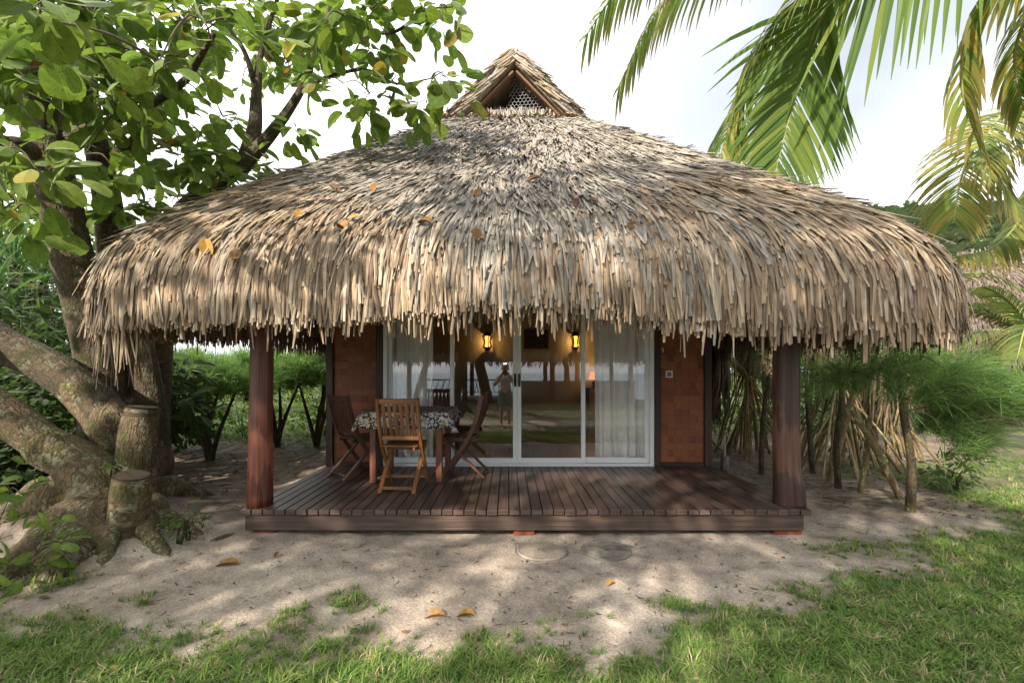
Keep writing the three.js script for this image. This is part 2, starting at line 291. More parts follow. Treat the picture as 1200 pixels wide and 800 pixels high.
// roof: { xc, profile: [[y, front z, half width]...], zb: back eave z, r0, r1: corner radii }
function roofSurface({ xc, profile, zc, r0, r1 }) {
  const cv = new THREE.CatmullRomCurve3(profile.map(([y, z, h]) => V(h, y, z)), false, 'centripetal'), N = 300, tab = cv.getSpacedPoints(N);
  const arc = (() => { let s = 0; for (let k = 1; k <= N; k++) s += Math.hypot(tab[k].y - tab[k - 1].y, tab[k].z - tab[k - 1].z); return s; })();
  const e = tab[0], fl = 2 * (e.x - r0), sl = 2 * ((e.z - zc) - r0), al = r0 * Math.PI / 2, per = 2 * fl + 2 * sl + 4 * al;
  const cuts = [fl, al, sl, al, fl, al, sl, al].map((v) => v / per);
  const S = (u, t) => {
    u -= Math.floor(u); let y, z, h;
    if (t <= 0) { y = e.y + t * arc; z = e.z + t * arc * 0.03; h = e.x + t * arc * 0.03; } else { const f = Math.min(t, 0.99999) * N, k = Math.floor(f), q = f - k, a = tab[k], b = tab[k + 1]; y = lerp(a.y, b.y, q); z = lerp(a.z, b.z, q); h = lerp(a.x, b.x, q); if (t > 1) y += (t - 1) * arc * 0.7; }
    const r = Math.min(lerp(r0, r1, clamp(t, 0, 1)), h * 0.95), d = z - zc, X = h - r, Z = d - r;
    let k = 0; while (k < 7 && u > cuts[k]) { u -= cuts[k]; k++; } const q = clamp(u / cuts[k], 0, 1), a = q * Math.PI / 2;
    let lx, lz;
    if (k === 0) { lx = lerp(-X, X, q); lz = d; } else if (k === 1) { lx = X + r * Math.sin(a); lz = Z + r * Math.cos(a); } else if (k === 2) { lx = h; lz = lerp(Z, -Z, q); } else if (k === 3) { lx = X + r * Math.cos(a); lz = -Z - r * Math.sin(a); } else if (k === 4) { lx = lerp(X, -X, q); lz = -d; } else if (k === 5) { lx = -X - r * Math.sin(a); lz = -Z - r * Math.cos(a); } else if (k === 6) { lx = -h; lz = lerp(-Z, Z, q); } else { lx = -X - r * Math.cos(a); lz = Z + r * Math.sin(a); }
    return V(xc + lx, y, zc + lz);
  };
  const normal = (u, t) => { const du = V().subVectors(S(u + 0.004, t), S(u - 0.004, t)), dt = V().subVectors(S(u, t + 0.01), S(u, t - 0.01)); return du.cross(dt).normalize(); };
  const girth = (t) => { let s = 0, p = S(0, t); for (let k = 1; k <= 60; k++) { const q = S(k / 60, t); s += q.distanceTo(p); p = q; } return s; };
  return { S, normal, arc, per, girth, cuts, zc, xc };
}
// one dry pandanus leaf laid down the slope of a roof surface
function thatchLeaf(gb, R, u, t, len, w, yaw, off, lift, col, g) {
  const pts = [], seg = 3, n0 = R.normal(u, t), du = Math.sin(yaw) / g, dt = Math.cos(yaw) / R.arc, n1 = R.normal(u + du * len, Math.max(-0.02, t - dt * len));
  for (let k = 0; k <= seg; k++) { const s = k / seg, p = R.S(u + du * len * s, t - dt * len * s); p.addScaledVector(V().lerpVectors(n0, n1, s).normalize(), off + lift * s * s); pts.push(p); }
  const dir = V().subVectors(pts[seg], pts[0]).normalize(), nn = V().addVectors(n0, n1).normalize(), ac = V().crossVectors(dir, nn).normalize().applyAxisAngle(dir, gauss() * 0.45);
  gb.ribbon(pts, [w * 0.9, w, w * 0.95, w * rr(0.35, 0.8)], ac, rr(0.12, 0.3), nn, col, rnd() * 3);
}
function thatchShell(R, off, uSeg, tSeg, t0, t1) {
  const gb = new GB(); for (let j = 0; j <= tSeg; j++) for (let i = 0; i <= uSeg; i++) { const t = lerp(t0, t1, j / tSeg), u = i / uSeg, p = R.S(u, t).addScaledVector(R.normal(u, Math.max(0.01, Math.min(0.98, t))), off); gb.v(p.x, p.y, p.z, u * R.per, t * R.arc); }
  for (let j = 0; j < tSeg; j++) for (let i = 0; i < uSeg; i++) { const o = j * (uSeg + 1) + i; gb.quad(o, o + 1, o + uSeg + 2, o + uSeg + 1); }
  return gb;
}
function thickShell(R, outer, inner, uSeg, tSeg, t0, t1) {
  const a = thatchShell(R, outer, uSeg, tSeg, t0, t1), b = thatchShell(R, inner, uSeg, tSeg, t0, t1), n = a.p.length / 3;
  for (let k = 0; k < n; k++) a.v(b.p[3 * k], b.p[3 * k + 1], b.p[3 * k + 2], b.u[2 * k], b.u[2 * k + 1]);
  for (let k = 0; k < b.i.length; k += 3) a.tri(n + b.i[k], n + b.i[k + 2], n + b.i[k + 1]);
  for (let i = 0; i < uSeg; i++) { a.quad(i + 1, i, n + i, n + i + 1); const o = tSeg * (uSeg + 1) + i; a.quad(o, o + 1, n + o + 1, n + o); }
  return a.build();
}
// ------------------------------------------------------------------ the bungalow
seed(11);
const bungalow = thing('thatched_bungalow', 'beach bungalow with shaggy palm thatch roof, wooden veranda and sliding glass doors', 'bungalow');
const DECK = 0.243, WZ = -5.886, XL = -2.34, XR = 2.61;
const R = roofSurface({ xc: 0.13, zc: -8.2, r0: 0.75, r1: 0.3, profile: [[1.86, -3.36, 3.55], [2.1, -3.38, 3.56], [2.36, -3.47, 3.53], [2.62, -3.70, 3.44], [2.95, -4.06, 3.20], [3.30, -4.46, 2.84], [3.92, -5.18, 2.2], [4.6, -6.0, 1.6], [5.12, -6.68, 1.12], [5.22, -6.85, 1.05]] });
const roof = part('thatch_roof', thickShell(R, -0.03, -0.2, 150, 40, 0.035, 1), M.thatchShell, bungalow);
{
  const gb = new GB(), single = [], step = 0.055; let count = 0;
  const nC = Math.round(R.arc / step);
  for (let c = 0; c <= nC; c++) {
    const t0 = c / nC * 1.0 + 0.045, g = R.girth(t0);
    const n = Math.round(g / 0.0155);
    for (let k = 0; k < n; k++) {
      const u = (k + rnd()) / n, q = R.S(u, t0), front = q.z > -5.2 || (u < R.cuts[0] + R.cuts[1]) || u > 1 - R.cuts[7], side = !front && q.z > -9;
      if (!front && rnd() > (side ? 0.42 : 0.2)) continue;
      const t = t0 + rr(-0.5, 0.5) * step / R.arc * 2, px = q.x * 0.9, py = t * 5;
      const patch = fbm(px * 1.1 + 20, py * 1.3 + q.z, 3), grey = sstep(0.14, 0.40, t + (patch - 0.5) * 0.7) * 0.92 + 0.06;
      let len = rr(0.34, 0.66) * (t < 0.25 ? 1.05 : 0.92), w = rr(0.012, 0.030), yaw = gauss() * (t < 0.2 ? 0.17 : 0.22) + (rnd() < 0.06 ? gauss() * 0.6 : 0), lift = rr(0.0, 0.045) * (t > 0.3 ? 0.7 : 1) + (rnd() < 0.08 ? rr(0.02, 0.08) : 0), off = rr(0.0, 0.06);
      yaw += (fbm(px * 1.7 + 3, py * 1.7 + 9, 2) - 0.5) * 0.7 * sstep(0.1, 0.4, t);
      const reach = t * R.arc - len, floor = -0.115 + 0.14 * Math.exp(-(((q.x - 0.1) / 1.3) ** 2)) + 0.12 * (fbm(px * 2.2 + 5, q.z * 2.2, 3) - 0.5) + 0.03 * (rnd() - 0.5) - (rnd() < 0.08 ? rr(0, 0.14) : 0);
      if (reach < floor) len = Math.max(0.12, t * R.arc - floor - rr(0, 0.06));
      const col = (rnd() < grey ? pick(greyTones) : pick(tanTones)).clone().multiplyScalar(rr(0.8, 1.15));
      w *= 1 + 0.4 * sstep(-1, 2.2, q.x) * (t < 0.4 ? 1 : 0.3); if (t < 0.3) len *= 1 + 0.2 * sstep(-1, 2.2, q.x) * (reach > floor ? 1 : 0);
      const isFringe = front && t < 0.20 && q.z > -3.7 && single.length < 300 && rnd() < 0.12 && len > 0.34;
      if (isFringe) { const one = new GB(); thatchLeaf(one, R, u, t, len, w * 1.25, yaw, 0.055, lift + 0.01, col, g); single.push(one); } else { thatchLeaf(gb, R, u, t, len, w, yaw, off, lift, col, g); count++; }
    }
  }
  // loose strands that hang below the eave, longest at the left corner
  for (let k = 0; k < 170; k++) { const u = k < 60 ? 1 - rnd() * (R.cuts[7] * 1.2) : rnd() * R.cuts[0] + (rnd() < 0.3 ? -0.05 : 0), t = rr(0.0, 0.05); thatchLeaf(gb, R, u, t, rr(0.18, 0.3) + (k < 60 ? rr(0.1, 0.35) : 0), rr(0.010, 0.022), gauss() * 0.2, rr(-0.03, 0.06), rr(-0.02, 0.05), pick(tanTones), R.per); }
  // the ragged inner fringe under the eave
  for (let k = 0; k < 4200; k++) { const u = rnd(), t = rr(0.03, 0.07); thatchLeaf(gb, R, u, t, rr(0.16, 0.34), rr(0.012, 0.03), gauss() * 0.2, -rr(0.04, 0.2), 0, pick(tanTones), R.per); }
  stuff(part('thatch', gb.build(), M.thatch, roof));
  for (const one of single) part('thatch_leaf', one.build(), M.thatch, roof);
  console.log('thatch leaves', count, 'single', single.length, 'arc', R.arc.toFixed(2));
}
{ // gablet: two thatched slopes meeting at the ridge, open towards the front behind chicken wire
  const yR = 6.10, yB = 5.06, hw = 1.10, zF = -6.62, zB = -9.8, xc = 0.09, th = 0.11;
  const ridge = part('gable_roof', (() => {
    const gb = new GB(); const A = V(xc, yR, 0), nL = V(-(yR - yB), hw, 0).normalize();
    for (const s of [-1, 1]) {
      const o = gb.p.length / 3, n = V(nL.x * -s, nL.y, 0); const pts = [[xc, yR], [xc + s * hw, yB], [xc + s * hw - n.x * th, yB - n.y * th], [xc, yR - th * 1.45]];
      for (const z of [zF, zB]) for (const [x, y] of pts) gb.v(x, y, z + (z === zF ? (yR - y) * -0.14 : 0), x, y);
      const q = (a, b, c, d) => gb.quad(o + a, o + b, o + c, o + d);
      q(0, 1, 5, 4); q(1, 2, 6, 5); q(2, 3, 7, 6); q(0, 3, 2, 1); q(4, 5, 6, 7);
    }
    return gb.build();
  })(), M.thatchShell, bungalow);
  const gb = new GB();
  for (const s of [-1, 1]) {
    const L = Math.hypot(hw, yR - yB), dx = s * hw / L, dy = -(yR - yB) / L, n = V(-dy * s * 1, dx * s, 0); if (n.y < 0) n.negate();
    for (let k = 0; k < 3600; k++) {
      const a = rr(-0.04, L), edge = k < 900, z = edge ? zF + rr(-0.18, 0.05) - (a / L) * 0.15 : rr(zB, zF), len = rr(0.2, 0.42), yaw = gauss() * 0.25, col = pick(rnd() < 0.5 ? greyTones : tanTones);
      const d = V(dx * Math.cos(yaw), dy * Math.cos(yaw), Math.sin(yaw) * (edge ? 0.5 : 1)), p0 = V(xc + dx * a, yR + dy * a, z).addScaledVector(n, edge ? rr(-0.10, 0.06) : rr(0, 0.04)), pts = [];
      for (let j = 0; j <= 2; j++) pts.push(p0.clone().addScaledVector(d, len * j / 2).addScaledVector(n, 0.04 * (j / 2) ** 2 * rr(0.3, 1.6)));
      gb.ribbon(pts, [0.024, 0.028, 0.014], V().crossVectors(d, n).normalize().applyAxisAngle(d, edge ? 1.45 + gauss() * 0.4 : gauss() * 0.5), 0.2, edge ? V(0, 0, 1) : n, col, rnd() * 3);
    }
  }
  for (let k = 0; k < 220; k++) { const z = rr(zB, zF + 0.02), s = rnd() < 0.5 ? -1 : 1, d = V(s * rr(0.5, 0.9), -0.75, gauss() * 0.3).normalize(), p0 = V(xc - s * 0.05, yR + rr(0, 0.05), z); gb.ribbon([p0, p0.clone().addScaledVector(d, 0.16), p0.clone().addScaledVector(d, 0.32)], [0.03, 0.03, 0.015], V(0, 0, 1), 0.2, V(0, 1, 0), pick(greyTones), rnd()); }
  for (let k = 0; k < 420; k++) { // curled straw ends along the foot of the opening
    const x = xc + rr(-1.0, 1.0), p0 = V(x, 5.12 + rr(-0.08, 0.03), -6.60 - rr(0, 0.14)), d = V(gauss() * 0.9, rr(-0.1, 1), rr(0.2, 0.9)).normalize(), p1 = p0.clone().addScaledVector(d, rr(0.03, 0.10)), p2 = p1.clone().add(V(gauss() * 0.05, rr(-0.07, 0.03), rr(0.02, 0.10)));
    gb.ribbon([p0, p1, p2], [0.026, 0.026, 0.016], V(1, 0, gauss() * 0.4).normalize(), 0.15, V(0, 0, 1), pick(tanTones), rnd());
  }
  stuff(part('thatch', gb.build(), M.thatch, ridge));
  const tri = (x0, x1, y0, xa, ya, z, d) => { const s = new THREE.Shape(); s.moveTo(x0, y0); s.lineTo(x1, y0); s.lineTo(xa, ya); const g = new THREE.ExtrudeGeometry(s, { depth: d, bevelEnabled: false }); g.translate(0, 0, z - d); return g; };
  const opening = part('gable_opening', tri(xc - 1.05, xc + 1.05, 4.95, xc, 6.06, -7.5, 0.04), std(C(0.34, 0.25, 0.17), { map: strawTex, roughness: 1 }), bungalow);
  part('inner_panel', tri(xc - 0.62, xc + 0.52, 4.95, xc - 0.03, 5.66, -7.3, 0.03), std(C(0.46, 0.42, 0.35), { map: strawTex, roughness: 1 }), opening);
  for (const s of [-1, 1]) part('barge_board', bar(V(xc + s * 0.02, yR - 0.24, zF - 0.10), V(xc + s * 0.92, yB - 0.02, zF - 0.26), 0.035, 0.10, 0.004, V(0, 0, 1)), std(C(0.34, 0.18, 0.10), { map: grainWood, roughness: 0.8 }), ridge);
  // chicken wire: hexagons of thin wire, torn away at the left
  const cell = 0.058; const wg = new GB();
  const seg = (ax, ay, bx, by) => { const z = -6.88, dx = bx - ax, dy = by - ay, l = Math.hypot(dx, dy), wx = -dy / l * 0.0022, wy = dx / l * 0.0022, zz = (x, y) => z + 0.05 * Math.sin(x * 3 + y * 2); const o = wg.p.length / 3; for (const k of [0, 0.005]) for (const [x, y, s] of [[ax, ay, -1], [ax, ay, 1], [bx, by, 1], [bx, by, -1]]) wg.v(x + s * wx, y + s * wy, zz(x, y) + k); wg.quad(o, o + 1, o + 2, o + 3); wg.quad(o + 4, o + 7, o + 6, o + 5); wg.quad(o, o + 3, o + 7, o + 4); wg.quad(o + 1, o + 5, o + 6, o + 2); };
  for (let j = 0; j < 40; j++) for (let i = -34; i < 34; i++) {
    const x = xc + (i + (j % 2) / 2) * cell, y = 5.0 + j * cell * 0.8; const inside = (X, Y) => Math.abs(X - xc) < (yR - 0.16 - Y) * 0.95 && (X - xc > -0.05 ? Y < 5.92 - 0.1 * (X - xc) : Y < 5.66 + 0.75 * (X - xc) + 0.05 * Math.sin(X * 23));
    if (!inside(x, y)) continue; seg(x, y, x, y + cell * 0.45); seg(x, y, x - cell / 2, y - cell * 0.35); seg(x, y, x + cell / 2, y - cell * 0.35);
  }
  part('wire_mesh', wg.build(), std(C(0.22, 0.22, 0.22), { roughness: 0.5, metalness: 0.3, side: THREE.DoubleSide }), opening);
}
// ---- deck
{
  const deck = part('deck', merge([cbox(4.94, 0.139, 0.05, 0.004, 0.14, 0.122, -4.055), cbox(0.05, 0.12, 1.78, 0.004, -2.28, 0.13, -4.98), cbox(0.05, 0.12, 1.78, 0.004, 2.56, 0.13, -4.98), ...[-1.1, 0.14, 1.4].map((x) => cbox(0.05, 0.12, 1.78, 0.004, x, 0.13, -4.98))]), M.beam, bungalow);
  const n = 51, pitch = 5.02 / n, variants = [0, 1, 2].map(() => cbox(pitch - 0.008, 0.046, 1.87, 0.004));
  for (let k = 0; k < n; k++) { const p = part('deck_plank', pick(variants), pick(M.planks), deck); p.position.set(-2.36 + (k + 0.5) * pitch, DECK - 0.023 + rr(-0.0015, 0.0015), -4.0 - 0.935 + rr(-0.006, 0.006)); p.rotation.y = rr(-0.0012, 0.0012); }
  for (const [x, w] of [[-2.19, 0.2], [0.14, 0.19], [2.5, 0.24]]) part('footing', cbox(w, 0.24, 0.2, 0.012, x, -0.08, -4.16), M.brick, bungalow);
}
// ---- posts
{
  const l = limb([V(-2.262, DECK - 0.01, -4.15), V(-2.255, 0.9, -4.15), V(-2.245, 1.6, -4.15), V(-2.24, 2.62, -4.16)], [0.108, 0.10, 0.098, 0.094], 18, 8, 0.025, true, 1.2);
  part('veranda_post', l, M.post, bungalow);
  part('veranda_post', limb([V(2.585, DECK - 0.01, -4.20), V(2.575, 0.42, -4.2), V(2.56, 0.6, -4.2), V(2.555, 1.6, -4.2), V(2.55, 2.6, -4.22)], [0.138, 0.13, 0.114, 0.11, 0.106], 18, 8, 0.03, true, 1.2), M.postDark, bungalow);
  part('roof_beam', merge([bar(V(-3.2, 2.38, -4.12), V(3.4, 2.38, -4.2), 0.13, 0.16), bar(V(-2.2, 2.5, -4.1), V(-2.2, 2.5, -11), 0.13, 0.14), bar(V(2.55, 2.5, -4.2), V(2.55, 2.5, -11), 0.13, 0.14)]), M.trim, bungalow);
}
// ---- front walls of plaited bamboo
{
  const shapes = (w, h, n, vert) => { const list = []; for (let k = 0; k < n; k++) { const t = 0.006 + rr(-0.0015, 0.002), a = vert ? w / n : h / n, g = new THREE.BoxGeometry(vert ? a * 0.82 : w, vert ? h : a * 0.80, t); g.translate(vert ? (k - (n - 1) / 2) * a : 0, vert ? 0 : (k - (n - 1) / 2) * a, t / 2); list.push(g); } return merge(list); };
  const wallAt = (x0, x1) => {
    const w = x1 - x0, wall = part('bamboo_wall', cbox(w, 2.5, 0.04, 0.003, (x0 + x1) / 2, DECK + 1.25, WZ - 0.03), M.wallBack, bungalow);
    const per = w / 2, rows = 28, rh = 2.45 / rows, hW = per * 0.74, vW = per * 0.26;
    const H = [0, 1, 2].map(() => shapes(hW - 0.001, rh, 4, false)), Hh = [0, 1].map(() => shapes(hW / 2 - 0.001, rh, 4, false)), Vv = [0, 1].map(() => shapes(vW - 0.001, rh - 0.001, 4, true));
    for (let r = 0; r < rows; r++) {
      const seq = (r % 2 ? ['h', 'v', 'H', 'v', 'h'] : ['H', 'v', 'H', 'v']); let x = x0;
      for (const s of seq) { const cw = s === 'H' ? hW : s === 'h' ? hW / 2 : vW; const m = part('bamboo_strip', pick(s === 'H' ? H : s === 'h' ? Hh : Vv), pick(M.bamboo), wall); m.position.set(x + cw / 2, DECK + 0.03 + (r + 0.5) * rh, WZ - 0.009 + (s === 'v' ? -0.002 : 0.001) + rr(0, 0.002)); m.rotation.z = rr(-0.008, 0.008); x += cw; }
    }
    return wall;
  };
  wallAt(-2.255, -1.70);
  const rightWall = wallAt(1.955, 2.52);
  for (const x of [-2.30, -1.652, 1.908, 2.565]) part('wall_post', cbox(0.088, 2.5, 0.12, 0.005, x, DECK + 1.25, WZ - 0.02), M.trim, bungalow);
  part('door_lintel', cbox(3.5, 0.42, 0.12, 0.005, 0.128, 2.55, WZ - 0.02), M.trim, bungalow);
  part('base_rail', merge([cbox(0.55, 0.05, 0.03, 0.003, -1.977, DECK + 0.022, WZ + 0.012), cbox(0.56, 0.05, 0.03, 0.003, 2.237, DECK + 0.022, WZ + 0.012)]), M.trim, bungalow);
  // the room behind: side walls, back wall, floor and ceiling
  const wallIn = part('room_wall', merge([cbox(0.1, 2.5, 4.4, 0.003, -2.31, 1.49, -8.15), cbox(0.1, 2.5, 4.4, 0.003, 2.58, 1.49, -8.15), cbox(5.0, 2.5, 0.1, 0.003, 0.135, 1.49, -10.3)]), M.plaster, bungalow);
  part('room_floor', cbox(4.78, 0.18, 4.3, 0.003, 0.135, DECK - 0.092, -8.1), M.floorIn, bungalow);
  part('room_ceiling', cbox(5.0, 0.05, 4.5, 0.003, 0.135, 2.79, -8.15), std(C(0.20, 0.13, 0.08), { map: grainWood }), bungalow);
}
// ---- sliding glass doors
{
  const y0 = DECK, y1 = 2.32;
  part('door_frame', merge([cbox(0.05, y1 - y0, 0.10, 0.004, -1.581, (y0 + y1) / 2, WZ + 0.0), cbox(0.05, y1 - y0, 0.10, 0.004, 1.838, (y0 + y1) / 2, WZ), cbox(3.37, 0.035, 0.10, 0.004, 0.128, y0 + 0.018, WZ), cbox(3.37, 0.05, 0.10, 0.004, 0.128, y1 - 0.025, WZ)]), M.alu, bungalow);
  const panel = (x0, x1, z, handleX) => {
    const b = y0 + 0.038, t = y1 - 0.052, st = 0.052, h = t - b;
    const door = part('sliding_door', merge([cbox(st, h, 0.034, 0.003, x0 + st / 2, b + h / 2, z), cbox(st, h, 0.034, 0.003, x1 - st / 2, b + h / 2, z), cbox(x1 - x0 - 2 * st, 0.07, 0.034, 0.003, (x0 + x1) / 2, b + 0.035, z), cbox(x1 - x0 - 2 * st, 0.06, 0.034, 0.003, (x0 + x1) / 2, t - 0.03, z)]), M.alu, bungalow);
    const pane = new THREE.PlaneGeometry(x1 - x0 - 2 * st, h - 0.13); pane.translate((x0 + x1) / 2, b + 0.07 + (h - 0.13) / 2, z); part('glass_pane', pane, M.glass, door);
    if (handleX !== undefined) part('handle', merge([cbox(0.028, 0.17, 0.03, 0.008, handleX, 1.35, z + 0.03), cbox(0.012, 0.03, 0.012, 0.003, handleX + 0.002, 1.33, z + 0.05)]), M.black, door);
  };
  panel(-1.555, -0.70, WZ - 0.022); panel(-0.752, 0.108, WZ + 0.022, 0.083); panel(0.110, 0.985, WZ + 0.022, 0.137); panel(0.935, 1.812, WZ - 0.022);
}
console.log('stage: bungalow');

// ---- things in and on the bungalow
seed(21);
function curtain(x0, x1, y0, y1, z, label) {
  const gb = new GB(), n = 90, m = 14, ph = rnd() * 9;
  for (let j = 0; j <= m; j++) for (let i = 0; i <= n; i++) { const u = i / n, v = j / m, a = u * (x1 - x0) / 0.115 * Math.PI * 2 + ph + Math.sin(u * 7 + ph) * 1.2; gb.v(lerp(x0, x1, u) + 0.012 * Math.sin(a * 0.5 + v * 2), lerp(y0, y1, v) + (j ? 0 : 0.012 * Math.sin(a * 0.7)), z + 0.035 * Math.sin(a + 0.5 * Math.sin(v * 3)) * (1.15 - 0.5 * v) + 0.01 * Math.sin(a * 2.3), u, v); if (i && j) { const o = (j - 1) * (n + 1) + i - 1; gb.quad(o, o + 1, o + n + 2, o + n + 1); } }
  solo('curtain', gb.build(true), M.curtain, label, 'curtain', 'white door curtains');
}
curtain(-1.54, -0.99, 0.29, 2.40, -6.06, 'white gathered curtain behind the glass door beside the table');
curtain(1.14, 1.80, 0.30, 2.40, -6.06, 'white gathered curtain behind the rightmost glass door');
function lantern(x, y, label) {
  const z = -10.22, o = thing('wall_lantern', label, 'lantern', [x, y - 0.2, z], 0, 'lit wall lanterns inside the room');
  part('back_plate', cbox(0.09, 0.30, 0.025, 0.006, 0, 0.2, 0), M.black, o);
  part('cap', (() => { const g = new THREE.LatheGeometry([[0, 0.42], [0.03, 0.41], [0.085, 0.35], [0.125, 0.33], [0.125, 0.315], [0, 0.315]].map(([a, b]) => new THREE.Vector2(a, b)), 10); g.translate(0, 0, 0.13); return g; })(), M.black, o);
  part('base', (() => { const g = new THREE.LatheGeometry([[0, 0.0], [0.03, 0.01], [0.045, 0.04], [0.105, 0.06], [0.105, 0.075], [0, 0.075]].map(([a, b]) => new THREE.Vector2(a, b)), 10); g.translate(0, 0, 0.13); return g; })(), M.black, o);
  for (let k = 0; k < 6; k++) { const a = k * Math.PI / 3 + 0.3, s = Math.sin(a), c = Math.cos(a); part('cage_bar', limb([V(s * 0.1, 0.07, 0.13 + c * 0.1), V(s * 0.075, 0.19, 0.13 + c * 0.075), V(s * 0.115, 0.32, 0.13 + c * 0.115)], [0.011, 0.011], 5, 4), M.black, o); }
  const g = new THREE.LatheGeometry([[0.0, 0.075], [0.055, 0.08], [0.06, 0.12], [0.035, 0.19], [0.055, 0.26], [0.05, 0.31], [0, 0.315]].map(([a, b]) => new THREE.Vector2(a, b)), 12); g.translate(0, 0, 0.13);
  part('lamp_glass', g, std(C(0.8, 0.5, 0.12), { emissive: C(1.0, 0.42, 0.05), emissiveIntensity: 1.6 }), o);
  const L = new THREE.PointLight(C(1, 0.6, 0.22), 0.17); L.position.set(0, 0.2, 0.13); L.castShadow = true; o.add(L);
}
lantern(-0.47, 2.13, 'lit black wall lantern nearest the table, seen through the glass');
lantern(1.49, 2.13, 'lit black wall lantern to the right of the framed picture');
{
  const f = thing('framed_picture', 'dark framed picture on the back wall between the two lanterns', 'picture', [0.62, 1.98, -10.24]);
  part('frame', merge([cbox(0.56, 0.035, 0.03, 0.004, 0, 0.018, 0), cbox(0.56, 0.035, 0.03, 0.004, 0, 0.402, 0), cbox(0.035, 0.35, 0.03, 0.004, -0.262, 0.21, 0), cbox(0.035, 0.35, 0.03, 0.004, 0.262, 0.21, 0)]), M.black, f);
  part('canvas', cbox(0.49, 0.35, 0.012, 0.001, 0, 0.21, -0.004), std(C(0.16, 0.14, 0.11), { map: rep(tex(128, (x, y) => { const d = Math.hypot(x - 0.4, (y - 0.55) * 0.8); return 0.45 + 0.3 * Math.sin(d * 34) * sstep(0.5, 0.2, d); }), 0.49, 0.35) }), f);
  const l = thing('bedside_lamp', 'small lit table lamp glowing at the foot of the back wall', 'lamp', [1.86, DECK, -9.9]);
  part('stand', merge([cbox(0.36, 0.03, 0.32, 0.004, 0, 0.86, 0), ...[-1, 1].flatMap((a) => [-1, 1].map((b) => cbox(0.04, 0.845, 0.04, 0.003, a * 0.15, 0.4225, b * 0.13)))]), M.teakDark, l);
  part('lamp_base', (() => { const g = new THREE.LatheGeometry([[0, 0.875], [0.07, 0.88], [0.03, 0.92], [0.05, 0.98], [0.02, 1.05], [0, 1.06]].map(([a, b]) => new THREE.Vector2(a, b)), 12); return g; })(), M.black, l);
  part('lamp_shade', (() => { const g = new THREE.CylinderGeometry(0.08, 0.13, 0.16, 16, 1, true); g.translate(0, 1.13, 0); return g; })(), std(C(0.5, 0.22, 0.08), { side: THREE.DoubleSide, emissive: C(0.9, 0.28, 0.04), emissiveIntensity: 0.5 }), l);
  const L = new THREE.PointLight(C(1, 0.6, 0.25), 0.14); L.position.set(0, 1.3, 0.0); L.castShadow = true; l.add(L);
}
{ // switch box and house number on the right-hand wall
  const s = thing('switch_box', 'small white square switch with grey centre on the right bamboo wall', 'switch', [2.07, 1.38, WZ + 0.006]);
  part('cover', merge([cbox(0.088, 0.016, 0.02, 0.003, 0, 0.008, 0), cbox(0.088, 0.016, 0.02, 0.003, 0, 0.080, 0), cbox(0.016, 0.056, 0.02, 0.003, -0.036, 0.044, 0), cbox(0.016, 0.056, 0.02, 0.003, 0.036, 0.044, 0)]), std(C(0.72, 0.70, 0.64), { roughness: 0.5 }), s);
  part('rocker', cbox(0.056, 0.056, 0.012, 0.003, 0, 0.044, -0.001), std(C(0.16, 0.15, 0.14), { roughness: 0.5 }), s);
  const n = thing('house_number', 'white number 19 fixed high on the right bamboo wall', 'number', [1.975, 1.70, WZ + 0.008]);
  const W = std(C(0.75, 0.73, 0.68), { roughness: 0.6 });
  part('digit', merge([cbox(0.011, 0.06, 0.008, 0.002, -0.025, 0.03, 0), cbox(0.012, 0.010, 0.0078, 0.002, -0.034, 0.052, 0)]), W, n);
  part('digit', merge([(() => { const g = new THREE.TorusGeometry(0.014, 0.0055, 6, 16); g.translate(0.008, 0.043, 0); return g; })(), limb([V(0.022, 0.043, 0), V(0.021, 0.02, 0), V(0.008, 0.003, 0)], [0.0055, 0.0055], 6, 5)]), W, n);
}
